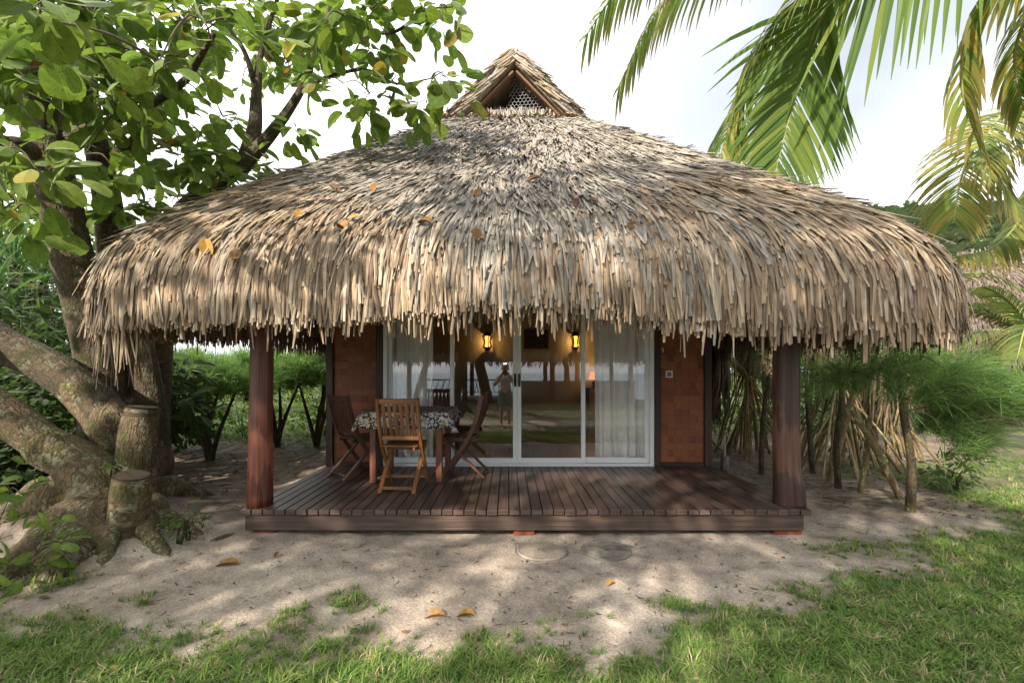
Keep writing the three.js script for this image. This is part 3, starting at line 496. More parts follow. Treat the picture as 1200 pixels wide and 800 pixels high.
// ------------------------------------------------------------------ table, cloth and chairs
seed(31);
{
  const t = thing('wooden_table', 'square wooden table under a printed cloth on the veranda', 'table', [-1.12, DECK, -5.36]);
  for (const sx of [-1, 1]) for (const sz of [-1, 1]) part('leg', cbox(0.068, 0.70, 0.068, 0.005, sx * 0.36, 0.35, sz * 0.36), M.tableLeg, t);
  part('table_top', cbox(0.90, 0.035, 0.88, 0.006, 0, 0.7545, 0), M.tableLeg, t);
  part('apron', merge([cbox(0.65, 0.08, 0.025, 0.003, 0, 0.69, 0.36), cbox(0.65, 0.08, 0.025, 0.003, 0, 0.69, -0.36), cbox(0.025, 0.08, 0.65, 0.003, -0.36, 0.69, 0), cbox(0.025, 0.08, 0.65, 0.003, 0.36, 0.69, 0)]), M.tableLeg, t);
  // cloth: a sheet that lies on the top and falls over the edges
  const print = tex(512, (x, y) => {
    const q = (v) => Math.abs(((v % 1) + 1) % 1 - 0.5) * 2, a = q(x * 9 + 0.25 * Math.sin(y * 40)), b = q(y * 9 + 0.25 * Math.sin(x * 38)), cell = hash2(Math.floor(x * 9), Math.floor(y * 9)), m = Math.sin(a * 9) * Math.sin(b * 9), f = fbm(x * 60, y * 60, 2, 60, 60);
    if (m > 0.5) return [0.90, 0.89, 0.84];
    if (m < -0.42) return cell < 0.55 ? [0.13, 0.25, 0.62] : cell < 0.72 ? [0.62, 0.30, 0.16] : [0.34, 0.30, 0.20];
    return f > 0.47 ? [0.17, 0.16, 0.17] : [0.72, 0.70, 0.60];
  });
  const cloth = new GB(), n = 72, S = 1.29, hx = 0.458, hz = 0.448;
  for (let j = 0; j <= n; j++) for (let i = 0; i <= n; i++) {
    const a = (i / n - 0.5) * S, b = (j / n - 0.5) * S, ox = Math.max(0, Math.abs(a) - hx), oz = Math.max(0, Math.abs(b) - hz), drop = Math.hypot(ox, oz);
    let x = clamp(a, -hx, hx), z = clamp(b, -hz, hz), y = 0.776;
    const sx = Math.sign(a), sz = Math.sign(b);
    if (drop > 0) { const fold = 0.012 * Math.sin((ox > oz ? b : a) * 21 + sx) + 0.012, corner = Math.min(ox, oz) * 0.55; y -= Math.max(0, drop - 0.012) * 0.97 * (1 - 0.16 * (corner > 0 ? 1 : 0)); x += ox > 0 ? sx * (0.008 + fold * Math.min(1, drop * 7) + corner * (oz > ox ? 1.0 : 0.55)) : 0; z += oz > 0 ? sz * (0.008 + fold * Math.min(1, drop * 7) + corner * (ox > oz ? 1.0 : 0.55)) : 0; }
    y += 0.002 * fbm(a * 6 + 3, b * 6 + 3, 2);
    cloth.v(x, y, z, i / n, j / n); if (i && j) { const o = (j - 1) * (n + 1) + i - 1; cloth.quad(o, o + n + 1, o + n + 2, o + 1); }
  }
  const m = solo('tablecloth', cloth.build(true), std(C(0.95, 0.95, 0.95), { map: print, side: THREE.DoubleSide, roughness: 0.9 }), 'blue, white and brown printed cloth draped over the veranda table', 'tablecloth');
  m.position.set(-1.12, DECK, -5.36);
}
function sweepRect(pts, w, d) { // bar of w (x) by d following a curve in the y-z plane
  const cv = new THREE.CatmullRomCurve3(pts), n = 14, gb = new GB();
  for (let k = 0; k <= n; k++) { const p = cv.getPoint(k / n), T = cv.getTangent(k / n), N = V(0, -T.z, T.y); for (const [a, b] of [[-1, -1], [1, -1], [1, 1], [-1, 1]]) gb.v(p.x + a * w / 2, p.y + N.y * b * d / 2, p.z + N.z * b * d / 2, a * b * 0.02 + p.x, k / n * 1.1); if (k) { const o = (k - 1) * 4; for (let j = 0; j < 4; j++) { const q = (j + 1) % 4; gb.quad(o + j, o + q, o + 4 + q, o + 4 + j); } } }
  gb.quad(3, 2, 1, 0); const e = n * 4; gb.quad(e, e + 1, e + 2, e + 3); const g = gb.build().toNonIndexed(); g.computeVertexNormals(); return g;
}
function chair(label, mat, x, z, turn) { // faces +z; back leans to -z
  const o = thing('folding_chair', label, 'chair', [x, DECK, z], turn, 'folding slatted chairs around the veranda table');
  const stile = [V(0, 0.0, 0.235), V(0, 0.24, 0.06), V(0, 0.46, -0.09), V(0, 0.72, -0.19), V(0, 0.945, -0.24)];
  for (const s of [-1, 1]) part('back_stile', sweepRect(stile.map((p) => V(s * 0.205, p.y, p.z)), 0.026, 0.046), mat, o);
  for (const s of [-1, 1]) part('leg', bar(V(s * 0.172, 0.0, -0.27), V(s * 0.172, 0.445, 0.20), 0.025, 0.042, 0.003, V(1, 0, 0)), mat, o);
  for (const s of [-1, 1]) part('seat_rail', cbox(0.024, 0.035, 0.42, 0.003, s * 0.145, 0.425, 0.06), mat, o);
  const sl = cbox(0.36, 0.018, 0.052, 0.003); for (let k = 0; k < 7; k++) { const m = part('seat_slat', sl, mat, o); m.position.set(0, 0.452, -0.12 + k * 0.062); }
  part('top_rail', cbox(0.386, 0.055, 0.024, 0.006, 0, 0.915, -0.233), mat, o);
  part('lower_rail', cbox(0.384, 0.045, 0.022, 0.004, 0, 0.535, -0.128), mat, o);
  const bs = cbox(0.036, 0.355, 0.012, 0.003); for (let k = 0; k < 6; k++) { const m = part('back_slat', bs, mat, o); m.position.set(-0.148 + k * 0.0592, 0.723, -0.186); m.rotation.x = -0.287; }
  part('stretcher', cbox(0.384, 0.026, 0.026, 0.003, 0, 0.075, 0.18), mat, o);
  part('stretcher', cbox(0.32, 0.03, 0.022, 0.003, 0, 0.045, -0.222), mat, o);
  part('seat_support', cbox(0.318, 0.035, 0.022, 0.003, 0, 0.39, 0.142), mat, o);
  return o;
}
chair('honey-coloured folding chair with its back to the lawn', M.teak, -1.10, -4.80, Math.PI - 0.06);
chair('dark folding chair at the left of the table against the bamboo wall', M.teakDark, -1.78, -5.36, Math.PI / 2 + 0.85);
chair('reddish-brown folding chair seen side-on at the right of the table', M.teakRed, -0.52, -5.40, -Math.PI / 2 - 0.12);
console.log('stage: furniture');
// ------------------------------------------------------------------ leaves, twigs and crowns
function leafGeo(L, W, curl, bend) { // an obovate leaf, base at the origin, along +y, face towards +z
  const gb = new GB(), prof = [0.05, 0.36, 0.72, 0.95, 1.0, 0.86, 0.55, 0.06], at = [0, 0.07, 0.22, 0.43, 0.66, 0.85, 0.96, 1], n = prof.length - 1;
  for (let k = 0; k <= n; k++) { const v = at[k], w = prof[k] * W / 2, y = L * (0.08 + 0.92 * v), z = -bend * v * v * L; for (const s of [-1, 0, 1]) gb.v(s * w, y, z + (s ? curl * w : 0), s * w, y); if (k) { const o = (k - 1) * 3; gb.quad(o, o + 1, o + 4, o + 3); gb.quad(o + 1, o + 2, o + 5, o + 4); } }
  gb.ribbon([V(0, -0.03, 0.01), V(0, L * 0.09, 0)], [0.006, 0.006], V(1, 0, 0)); return gb.build();
}
seed(41);
const bigLeaf = [leafGeo(1, 0.72, 0.12, 0.12), leafGeo(1, 0.66, 0.25, 0.25), leafGeo(1, 0.80, 0.05, 0.05), leafGeo(1, 0.6, 0.4, 0.35), leafGeo(1, 0.7, -0.2, 0.3), leafGeo(1, 0.54, 0.55, 0.1)];
const slimLeaf = [leafGeo(1, 0.36, 0.15, 0.3), leafGeo(1, 0.42, 0.2, 0.15)];
const greens = [[0.235, 0.365, 0.05], [0.27, 0.41, 0.06], [0.19, 0.315, 0.045], [0.32, 0.45, 0.065], [0.21, 0.35, 0.065]].map((c) => C(...c));
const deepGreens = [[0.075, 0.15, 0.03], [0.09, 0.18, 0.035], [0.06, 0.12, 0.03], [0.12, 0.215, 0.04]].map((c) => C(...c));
const yellowed = [[0.45, 0.36, 0.05], [0.34, 0.33, 0.06], [0.40, 0.22, 0.04]].map((c) => C(...c));
const UP = V(0, 1, 0);
function aim(p, dir, nrm, size) { const y = dir.clone().normalize(), x = V().crossVectors(y, nrm).normalize(), z = V().crossVectors(x, y); return new THREE.Matrix4().makeBasis(x, y, z).scale(V(size, size, size)).setPosition(p); }
function inView(p) { if (p.z > -0.4) return null; const d = -p.z, px = 596 + p.x / d * FOCAL, py = 436 - (p.y - EYE) / d * FOCAL; return [px, py, d]; }
// leaf clusters on twigs that grow from the nearest wood
function dress(tree, wood, clusters, { shapes, palette, mats, size, per, spread, droop = 0.35, twigR = 0.006, singles = 0, odd = 0.015 }) {
  const twigs = [], nodes = wood.slice(), all = [];
  clusters.sort((a, b) => { const d = (c) => Math.min(...wood.map((w) => w.distanceToSquared(c))); return (a.dd ??= d(a)) - (b.dd ??= d(b)); });
  for (const c of clusters) {
    let best = null, bd = 1e9; for (const n of nodes) { const d = n.distanceToSquared(c); if (d < bd) { bd = d; best = n; } }
    const mid = V().lerpVectors(best, c, 0.5).add(V(gauss() * 0.05, 0.05 + rr(0, 0.08) * Math.sqrt(bd), gauss() * 0.05)), l = Math.sqrt(bd);
    if (l > 0.08) { const r = Math.min(0.03, twigR + 0.006 * l); twigs.push(limb([best.clone(), mid, c.clone()], [r, r * 0.75, r * 0.5], 5, 3)); nodes.push(mid.clone()); } nodes.push(c.clone());
    const out = V().subVectors(c, best).setLength(0.6).add(V(gauss() * 0.3, 0.1, gauss() * 0.3)), n = Math.round(rr(...per));
    for (let k = 0; k < n; k++) {
      const d = out.clone().multiplyScalar(0.5).add(V(gauss(), gauss() * 0.6 - droop * rr(0, 1.3), gauss())).normalize(), p = c.clone().addScaledVector(d, rr(0.02, spread)), nr = V(gauss() * 1.0, 1, gauss() * 1.0 + 0.25);
      if (Math.abs(nr.normalize().dot(d)) > 0.9) nr.set(gauss(), 0.2, gauss());
      all.push({ p, s: rr(...size), m: aim(p, d, nr, 1), k: Math.floor(rnd() * shapes.length), c: Math.floor(rnd() * palette.length), odd: rnd() < odd });
    }
  }
  const seen = all.map((l) => { const v = inView(l.p); l.show = v && v[0] > -20 && v[0] < 1220 && v[1] > -20 && v[1] < 800 ? l.s / v[2] : 0; return l; });
  if (singles) seen.sort((a, b) => b.show - a.show);
  const gb = new GB(), sc = new THREE.Matrix4();
  const list = [];
  seen.forEach((l, i) => {
    sc.makeScale(l.s, l.s, l.s); const m = l.m.clone().multiply(sc);
    if (i < singles && l.show > 0) { list.push([l, m]); return; }
    gb.add(shapes[l.k], (l.odd ? pick(yellowed) : palette[l.c]).clone().multiplyScalar(rr(0.82, 1.18)), m);
  });
  if (twigs.length) part('twigs', merge(twigs), M.twig, tree);
  const crown = stuff(part('crown', gb.build(), M.leafVein, tree));
  for (const [l, m] of list) { const q = part('leaf', shapes[l.k], l.odd ? M.palmLeaf[4] : mats[l.c], tree); q.applyMatrix4(m); }
  return all.length;
}
const along = (pts, n) => new THREE.CatmullRomCurve3(pts, false, 'centripetal').getPoints(n);

// ------------------------------------------------------------------ the old big-leaved tree on the left
seed(42);
{
  const tree = thing('broadleaf_tree', 'old many-stemmed tree with large round leaves and lichened bark beside the bungalow', 'tree');
  const wood = [];
  const stem = (name, pts, radii, mat = M.bark, seg = 16, keep = true, lump = 0.09) => { const q = pts.map((a) => P(...a)); const m = part(name, limb(q, radii, seg, 8, lump), mat, tree); if (keep) wood.push(...along(q, pts.length * 4)); return m; };
  stem('trunk', [[122, 640, 4.75], [118, 560, 4.85], [122, 480, 4.9], [110, 400, 4.9], [92, 330, 4.8], [75, 260, 4.7], [60, 195, 4.6], [50, 150, 4.55]], [0.40, 0.25, 0.215, 0.20, 0.19, 0.18, 0.17, 0.14], M.bark, 20, true);
  stem('limb', [[55, 185, 4.6], [42, 130, 4.5], [32, 80, 4.4], [24, 0, 4.3], [10, -120, 4.2], [-40, -260, 4.1]], [0.17, 0.13, 0.12, 0.10, 0.08, 0.05]);
  stem('limb', [[58, 190, 4.62], [80, 125, 4.7], [97, 60, 4.7], [104, 0, 4.6], [120, -110, 4.5], [150, -260, 4.4]], [0.16, 0.12, 0.10, 0.09, 0.07, 0.04]);
  stem('limb', [[62, 200, 4.6], [30, 172, 4.4], [-10, 165, 4.2], [-90, 140, 3.9]], [0.10, 0.07, 0.06, 0.05]);
  stem('limb', [[70, 165, 4.65], [110, 150, 4.6], [160, 130, 4.3], [215, 95, 4.0], [250, 40, 3.7]], [0.08, 0.05, 0.04, 0.03, 0.02], M.bark, 9);
  stem('trunk', [[172, 620, 5.0], [174, 540, 5.1], [172, 470, 5.15], [163, 410, 5.2], [148, 350, 5.2], [131, 295, 5.2], [127, 245, 5.1], [118, 195, 5.0], [109, 145, 5.0], [104, 100, 4.9], [112, 20, 4.8], [140, -120, 4.7]], [0.28, 0.20, 0.175, 0.155, 0.15, 0.145, 0.135, 0.12, 0.10, 0.08, 0.06, 0.035]);
  stem('limb', [[116, 185, 5.0], [150, 170, 4.9], [185, 120, 4.8], [200, 60, 4.7], [240, -10, 4.5]], [0.06, 0.045, 0.035, 0.03, 0.02], M.bark, 8);
  stem('limb', [[180, 520, 5.2], [186, 400, 5.45], [192, 320, 5.5], [207, 258, 5.4], [246, 222, 5.3], [290, 186, 5.2], [328, 143, 5.1], [355, 100, 5.0], [372, 50, 4.9], [396, -12, 4.8], [440, -120, 4.7]], [0.15, 0.14, 0.125, 0.11, 0.10, 0.085, 0.055, 0.042, 0.035, 0.03, 0.02], M.bark, 14);
  stem('limb', [[286, 190, 5.2], [298, 150, 5.2], [300, 112, 5.2], [306, 60, 5.1], [326, -5, 5.0]], [0.085, 0.075, 0.055, 0.03, 0.02], M.bark, 12);
  stem('limb', [[300, 108, 5.2], [286, 60, 5.0], [260, 20, 4.8], [250, -30, 4.6]], [0.035, 0.025, 0.02, 0.015], M.bark, 7);
  stem('limb', [[352, 104, 5.0], [390, 88, 4.9], [430, 82, 4.8], [465, 98, 4.7], [505, 92, 4.6]], [0.028, 0.02, 0.016, 0.012, 0.006], M.bark, 6);
  stem('limb', [[376, 40, 4.9], [415, 33, 4.8], [460, 38, 4.7], [500, 12, 4.6], [530, 8, 4.5]], [0.026, 0.02, 0.016, 0.012, 0.006], M.bark, 6);
  // two heavy leaning limbs at the left and the sawn-off stumps
  stem('limb', [[158, 650, 4.25], [132, 585, 4.2], [100, 545, 4.15], [55, 520, 4.1], [0, 482, 4.0], [-70, 432, 3.9], [-180, 330, 3.7]], [0.32, 0.22, 0.18, 0.16, 0.15, 0.14, 0.12], M.barkPale, 20);
  stem('limb', [[150, 610, 4.55], [142, 545, 4.55], [128, 495, 4.5], [92, 455, 4.5], [45, 424, 4.5], [0, 402, 4.45], [-80, 330, 4.4], [-180, 230, 4.2]], [0.26, 0.20, 0.18, 0.175, 0.17, 0.165, 0.15, 0.12], M.bark, 20);
  const s1 = stem('stump', [[150, 625, 4.35], [156, 560, 4.33], [162, 515, 4.31], [167, 478, 4.32]], [0.2, 0.155, 0.148, 0.142], M.barkPale, 18, false);
  const s2 = stem('stump', [[146, 665, 3.9], [151, 608, 3.84], [155, 558, 3.8]], [0.17, 0.14, 0.132], M.barkPale, 18, false);
  for (const [s, a, b, r] of [[s1, [162, 515, 4.31], [167, 477, 4.323], 0.125], [s2, [151, 608, 3.84], [155, 557, 3.8], 0.115]]) {
    const A = P(...a), B = P(...b), g = new THREE.CircleGeometry(r, 24), d = V().subVectors(B, A).normalize(); const pa = g.attributes.position; for (let k = 0; k < pa.count; k++) { const rad = Math.hypot(pa.getX(k), pa.getY(k)); pa.setZ(k, 0.012 * (fbm(pa.getX(k) * 12 + 4, pa.getY(k) * 12, 3) - 0.3) * (rad > 0.01 ? 1 : 0)); }
    g.lookAt(d); g.translate(B.x + d.x * 0.004, B.y + d.y * 0.004, B.z + d.z * 0.004); part('cut_face', g, M.cutWood, s);
  }
  // root flare: the stems and roots run together into one buttressed mass
  {
    const bones = [], base = P(138, 612, 4.42);
    const chain = (pts, r) => { for (let k = 1; k < pts.length; k++) bones.push([pts[k - 1].x, pts[k - 1].y, pts[k - 1].z, pts[k].x - pts[k - 1].x, pts[k].y - pts[k - 1].y, pts[k].z - pts[k - 1].z, r[k - 1], r[k]]); };
    const px = (l) => l.map((q) => P(...q));
    chain(px([[118, 640, 4.75], [118, 560, 4.85], [122, 480, 4.9]]), [0.30, 0.235, 0.215]);
    chain(px([[172, 630, 5.0], [174, 540, 5.1], [172, 470, 5.15]]), [0.24, 0.195, 0.175]);
    chain(px([[158, 650, 4.25], [132, 588, 4.2], [100, 552, 4.15], [55, 520, 4.1]]), [0.26, 0.21, 0.18, 0.16]);
    chain(px([[150, 610, 4.55], [142, 545, 4.55], [128, 495, 4.5], [92, 455, 4.5]]), [0.24, 0.195, 0.18, 0.175]);
    chain(px([[150, 640, 4.35], [156, 560, 4.35], [160, 530, 4.35]]), [0.22, 0.15, 0.13]);
    chain(px([[146, 668, 3.9], [149, 635, 3.87]]), [0.17, 0.12]);
    for (const [qx, qy, d, r0, r1] of [[-10, 700, 3.05, 0.27, 0.09], [60, 705, 3.15, 0.26, 0.07], [120, 690, 3.35, 0.22, 0.05], [195, 672, 3.55, 0.19, 0.05], [235, 645, 3.95, 0.18, 0.04], [-60, 650, 3.7, 0.28, 0.10], [250, 590, 5.0, 0.17, 0.05], [-30, 590, 4.7, 0.25, 0.10], [160, 600, 5.6, 0.24, 0.08]]) {
      const e = P(qx, qy, d); e.y = groundY(e.x, e.z) - r1 * 0.6; const m = V().lerpVectors(base, e, 0.5); m.y = groundY(m.x, m.z) + 0.06; m.x += gauss() * 0.07; m.z += gauss() * 0.07; const q = V().lerpVectors(base, m, 0.5); q.y += 0.10;
      chain([base, q, m, e], [r0 * 0.9, r0 * 0.75, lerp(r0, r1, 0.55), r1]);
    }
    const res = 128, c = [-3.75, 0.62, -4.2], half = 1.55, mc = new MarchingCubes(res, new THREE.MeshStandardMaterial(), false, false, 160000); mc.isolation = 0; mc.field.fill(-1);
    for (let z = 1; z < res - 1; z++) for (let y = 1; y < res - 1; y++) for (let x = 1; x < res - 1; x++) {
      const X = (x / (res / 2) - 1) * half + c[0], Y = (y / (res / 2) - 1) * half + c[1], Z = (z / (res / 2) - 1) * half + c[2]; if (Y < -0.25 || Y > 1.35) continue; let d = 9;
      for (const [ax, ay, az, bx, by, bz, r0, r1] of bones) { const qx = X - ax, qy = Y - ay, qz = Z - az, h = clamp((qx * bx + qy * by + qz * bz) / (bx * bx + by * by + bz * bz), 0, 1), ex = qx - bx * h, ey = qy - by * h, ez = qz - bz * h, q = Math.sqrt(ex * ex + ey * ey + ez * ez) - r0 - (r1 - r0) * h; if (q > d + 0.1) continue; if (d === 9) { d = q; continue; } const m = clamp(0.5 + 0.5 * (d - q) / 0.1, 0, 1); d = d + (q - d) * m - 0.1 * m * (1 - m); }
      if (d < 0.12) d += 0.055 * (noise3(X * 4 + 20, Y * 2.5 + 30, Z * 4 + 40) - 0.5) + 0.035 * (noise3(X * 13 + 60, Y * 6 + 7, Z * 13 + 80) - 0.5);
      mc.field[x + y * res + z * res * res] = -d;
    }
    mc.update(); const n = mc.count, arr = mc.positionArray.slice(0, n * 3); for (let i = 0; i < arr.length; i += 3) for (let j = 0; j < 3; j++) arr[i + j] = arr[i + j] * half + c[j];
    let g = new THREE.BufferGeometry(); g.setAttribute('position', new THREE.Float32BufferAttribute(arr, 3)); g = mergeVertices(g, 1e-4); g.computeVertexNormals(); g = g.toNonIndexed();
    const p = g.attributes.position, uv = new Float32Array(p.count * 2); for (let k = 0; k < p.count; k += 3) { const A = V().fromBufferAttribute(p, k), B = V().fromBufferAttribute(p, k + 1), D = V().fromBufferAttribute(p, k + 2), N = V().subVectors(B, A).cross(V().subVectors(D, A)), ax = Math.abs(N.x), az = Math.abs(N.z), ay = Math.abs(N.y); [A, B, D].forEach((q, j) => { uv[(k + j) * 2] = ay > ax && ay > az ? q.x : ax > az ? q.z : q.x; uv[(k + j) * 2 + 1] = ay > ax && ay > az ? q.z : q.y; }); }
    g.setAttribute('uv', new THREE.Float32BufferAttribute(uv, 2)); part('root_flare', g, M.barkPale, tree);
  }
  for (const [pts, r] of [[[[200, 668, 3.6], [232, 652, 3.75], [262, 634, 3.95], [300, 628, 4.2]], [0.06, 0.07, 0.055, 0.03]], [[[218, 606, 4.6], [245, 600, 4.75], [282, 606, 4.9]], [0.06, 0.065, 0.04]]]) part('root', limb(pts.map((a) => { const p = P(...a); p.y = Math.min(p.y, groundY(p.x, p.z) + 0.05); return p; }), r, 9, 6, 0.12), M.barkPale, tree);
  // crown
  const cl = [];
  const blob = (px, py, rx, ry, n, d0, d1) => { for (let k = 0; k < n * 1.2; k++) { const a = rnd() * 6.283, q = Math.sqrt(rnd()); cl.push(P(px + Math.cos(a) * q * rx, py + Math.sin(a) * q * ry, rr(d0, d1))); } };
  blob(60, 45, 90, 60, 32, 3.0, 4.8); blob(30, 20, 50, 40, 3, 2.0, 2.4); blob(15, 150, 45, 60, 10, 3.0, 4.2); blob(15, 235, 40, 30, 6, 3.4, 4.6); blob(170, 60, 90, 70, 30, 3.0, 5.2); blob(195, 140, 75, 55, 18, 3.6, 5.6); blob(135, 170, 50, 45, 8, 3.6, 5.2);
  blob(285, 55, 80, 60, 18, 5.2, 6.4); blob(270, 20, 70, 30, 6, 3.4, 4.6); blob(262, 165, 36, 36, 7, 5.3, 6.2); blob(350, 45, 55, 45, 12, 5.1, 6.0); blob(395, 22, 45, 28, 7, 4, 5); blob(450, 16, 50, 20, 6, 4.2, 5); blob(452, 62, 26, 20, 3, 4.3, 5); blob(515, 12, 26, 14, 4, 4.3, 4.9);
  blob(400, 85, 34, 16, 3, 4.4, 5.0); blob(455, 98, 30, 16, 3, 4.4, 4.9); blob(490, 116, 14, 8, 2, 4.4, 4.8); blob(518, 94, 12, 8, 3, 4.4, 4.7); blob(430, 122, 18, 8, 2, 4.5, 4.9); blob(232, 205, 26, 14, 3, 4.4, 5.2); blob(303, 202, 14, 10, 2, 4.6, 5.2); blob(205, 245, 14, 10, 2, 4.8, 5.3); blob(150, 245, 30, 12, 3, 4.8, 5.3); blob(335, 150, 12, 10, 2, 4.8, 5.2);
  for (let k = 0; k < 150; k++) { const p = V(rr(-7.5, -1.9), rr(4.4, 7.0), rr(-7.5, 0.8)), v = inView(p); if (v && v[1] > -60 && v[0] > -60) continue; if (p.z < -3 && p.x > -1.5) continue; cl.push(p); }
  for (let k = 0; k < 130; k++) { const p = V(rr(-10, -5.6), rr(3.9, 6.6), rr(-7.2, -2.6)), v = inView(p); if (v[0] > -40) continue; cl.push(p); } // unseen crown above the leaning limbs, added to shade the feathery row
  const n = dress(tree, wood, cl, { shapes: bigLeaf, palette: greens, mats: M.leaves, size: [0.11, 0.24], per: [6, 10], spread: 0.25, singles: 300, odd: 0.025 });
  console.log('tree leaves', n);
}
// ------------------------------------------------------------------ trees behind the viewpoint whose shade falls on the sand and roof
function shadeTree(label, x, z, cx, cy, cz, rx, ry, rz, n) {
  const tree = thing('shade_tree', label, 'tree', [0, 0, 0], 0), wood = [];
  const top = V(cx, cy - ry * 0.3, cz), b = V(x, groundY(x, z) - 0.1, z), mid = V().lerpVectors(b, top, 0.55); mid.x += 0.2;
  part('trunk', limb([b, mid, top], [0.26, 0.19, 0.11], 14, 8, 0.08), M.bark, tree); wood.push(...along([b, mid, top], 10).slice(5));
  for (let k = 0; k < 7; k++) { const a = k / 7 * 6.283 + rnd(), e = V(cx + Math.cos(a) * rx * 0.7, cy + rr(-0.2, 0.6) * ry, cz + Math.sin(a) * rz * 0.7), q = [V().lerpVectors(mid, top, rr(0.2, 1)), V().lerpVectors(top, e, 0.5).add(V(0, 0.2, 0)), e]; part('limb', limb(q, [0.09, 0.06, 0.025], 8, 5, 0.06), M.bark, tree); wood.push(...along(q, 8)); }
  const cl = []; while (cl.length < n) { const d = V(rr(-1, 1), rr(-1, 1), rr(-1, 1)); if (d.length() > 1) continue; const p = V(cx + d.x * rx, cy + d.y * ry, cz + d.z * rz); if (fbm(p.x * 0.9 + 30, p.z * 0.9 + p.y * 0.8 + 11, 2) > 0.6) continue; cl.push(p); }
  dress(tree, wood, cl, { shapes: bigLeaf, palette: greens, mats: M.leaves, size: [0.14, 0.25], per: [6, 9], spread: 0.3 });
  return tree;
}
seed(43);
shadeTree('round-leaved tree behind the viewer, leaning over the left lawn', -7.2, 4.6, -5.6, 4.9, 3.2, 2.6, 1.35, 2.3, 250);
shadeTree('round-leaved tree behind the viewer near the pavilion, mirrored in the glass', -2.3, 6.6, -1.4, 5.1, 3.7, 2.6, 1.2, 2.2, 210);
shadeTree('tall unseen tree added far behind the viewer, its crown shading the right of the roof', -0.9, 9.4, -3.1, 8.7, 4.8, 2.3, 1.3, 2.1, 180);  // unseen tree added to keep sun off the right half of the roof
console.log('stage: trees');

// ------------------------------------------------------------------ palms
// a frond along a curve; returns the rachis and each leaflet as a ribbon
function frond(pts, { L = 0.9, n = 56, droop = 0.6, width = 0.036, from = 0.14, up = UP, flop = 0, one = 0 }) {
  const cv = new THREE.CatmullRomCurve3(pts, false, 'centripetal'), leaflets = [], total = cv.getLength();
  const rachis = limb(pts, [0.035, 0.026, 0.018, 0.006], 6, 6);
  for (let k = 0; k < n; k++) for (const s of [-1, 1]) {
    if (one && s !== one && rnd() < 0.6) continue;
    const t = lerp(from, 0.995, (k + rr(0.1, 0.5)) / n), p = cv.getPointAt(t), T = cv.getTangentAt(t), side = V().crossVectors(T, up).normalize().multiplyScalar(s), nrm = V().crossVectors(side, T).multiplyScalar(s);
    const len = L * (0.45 + 0.55 * Math.sin(Math.PI * Math.pow(lerp(0.12, 0.97, (t - from) / (1 - from)), 0.8))) * rr(0.86, 1.08), fwd = lerp(0.35, 1.1, t);
    const d = side.clone().multiplyScalar(1 - 0.3 * flop).addScaledVector(T, fwd).addScaledVector(nrm, 0.2 - flop * 0.5).normalize().add(V(gauss() * 0.05, gauss() * 0.05, gauss() * 0.05)).normalize();
    const q = [p.clone()], step = len / 4, dd = d.clone(); let w0 = T.clone().addScaledVector(d, -T.dot(d)).normalize(); w0.applyAxisAngle(d, s * rr(-0.2, 0.7));
    const ac = []; for (let j = 0; j <= 4; j++) { ac.push(w0.clone().addScaledVector(dd, -w0.dot(dd)).normalize()); if (j === 4) break; dd.y -= droop * (0.18 + 0.16 * j); dd.normalize(); q.push(q[q.length - 1].clone().addScaledVector(dd, step)); }
    leaflets.push({ q, w: [width * 0.5, width, width * 0.92, width * 0.62, width * 0.08], ac, nrm });
  }
  return { rachis, leaflets };
}
const palmTones = [[0.15, 0.24, 0.04], [0.12, 0.205, 0.035], [0.23, 0.29, 0.05], [0.10, 0.18, 0.035], [0.38, 0.34, 0.06]].map((c) => C(...c)), tipTone = C(0.28, 0.20, 0.06);
function addFrond(palm, f, tones, split) {
  const r = part('frond', f.rachis, M.rachis, palm);
  if (split) { for (const l of f.leaflets) { const gb = new GB(); gb.ribbon(l.q, l.w, l.ac, 0.10, l.nrm); part('leaflet', gb.build(), M.palmLeaf[pick(tones)], r); } return r; }
  const gb = new GB(); for (const l of f.leaflets) gb.ribbon(l.q, l.w, l.ac, 0.10, l.nrm, palmTones[pick(tones)].clone().multiplyScalar(rr(0.8, 1.15)), 0, tipTone); stuff(part('leaflets', gb.build(), M.leafV, r)); return r;
}
function palmTrunk(palm, b, t, r = 0.14) { const m = V().lerpVectors(b, t, 0.5).add(V(0.12, 0.0, 0.08)); part('trunk', limb([b, m, t], [r * 1.35, r, r * 0.85], 14, 14, 0.05, true, 6), std(C(0.33, 0.29, 0.24), { map: barkTex, bumpMap: barkBump, bumpScale: 0.02, roughness: 0.9 }), palm); }
seed(51);
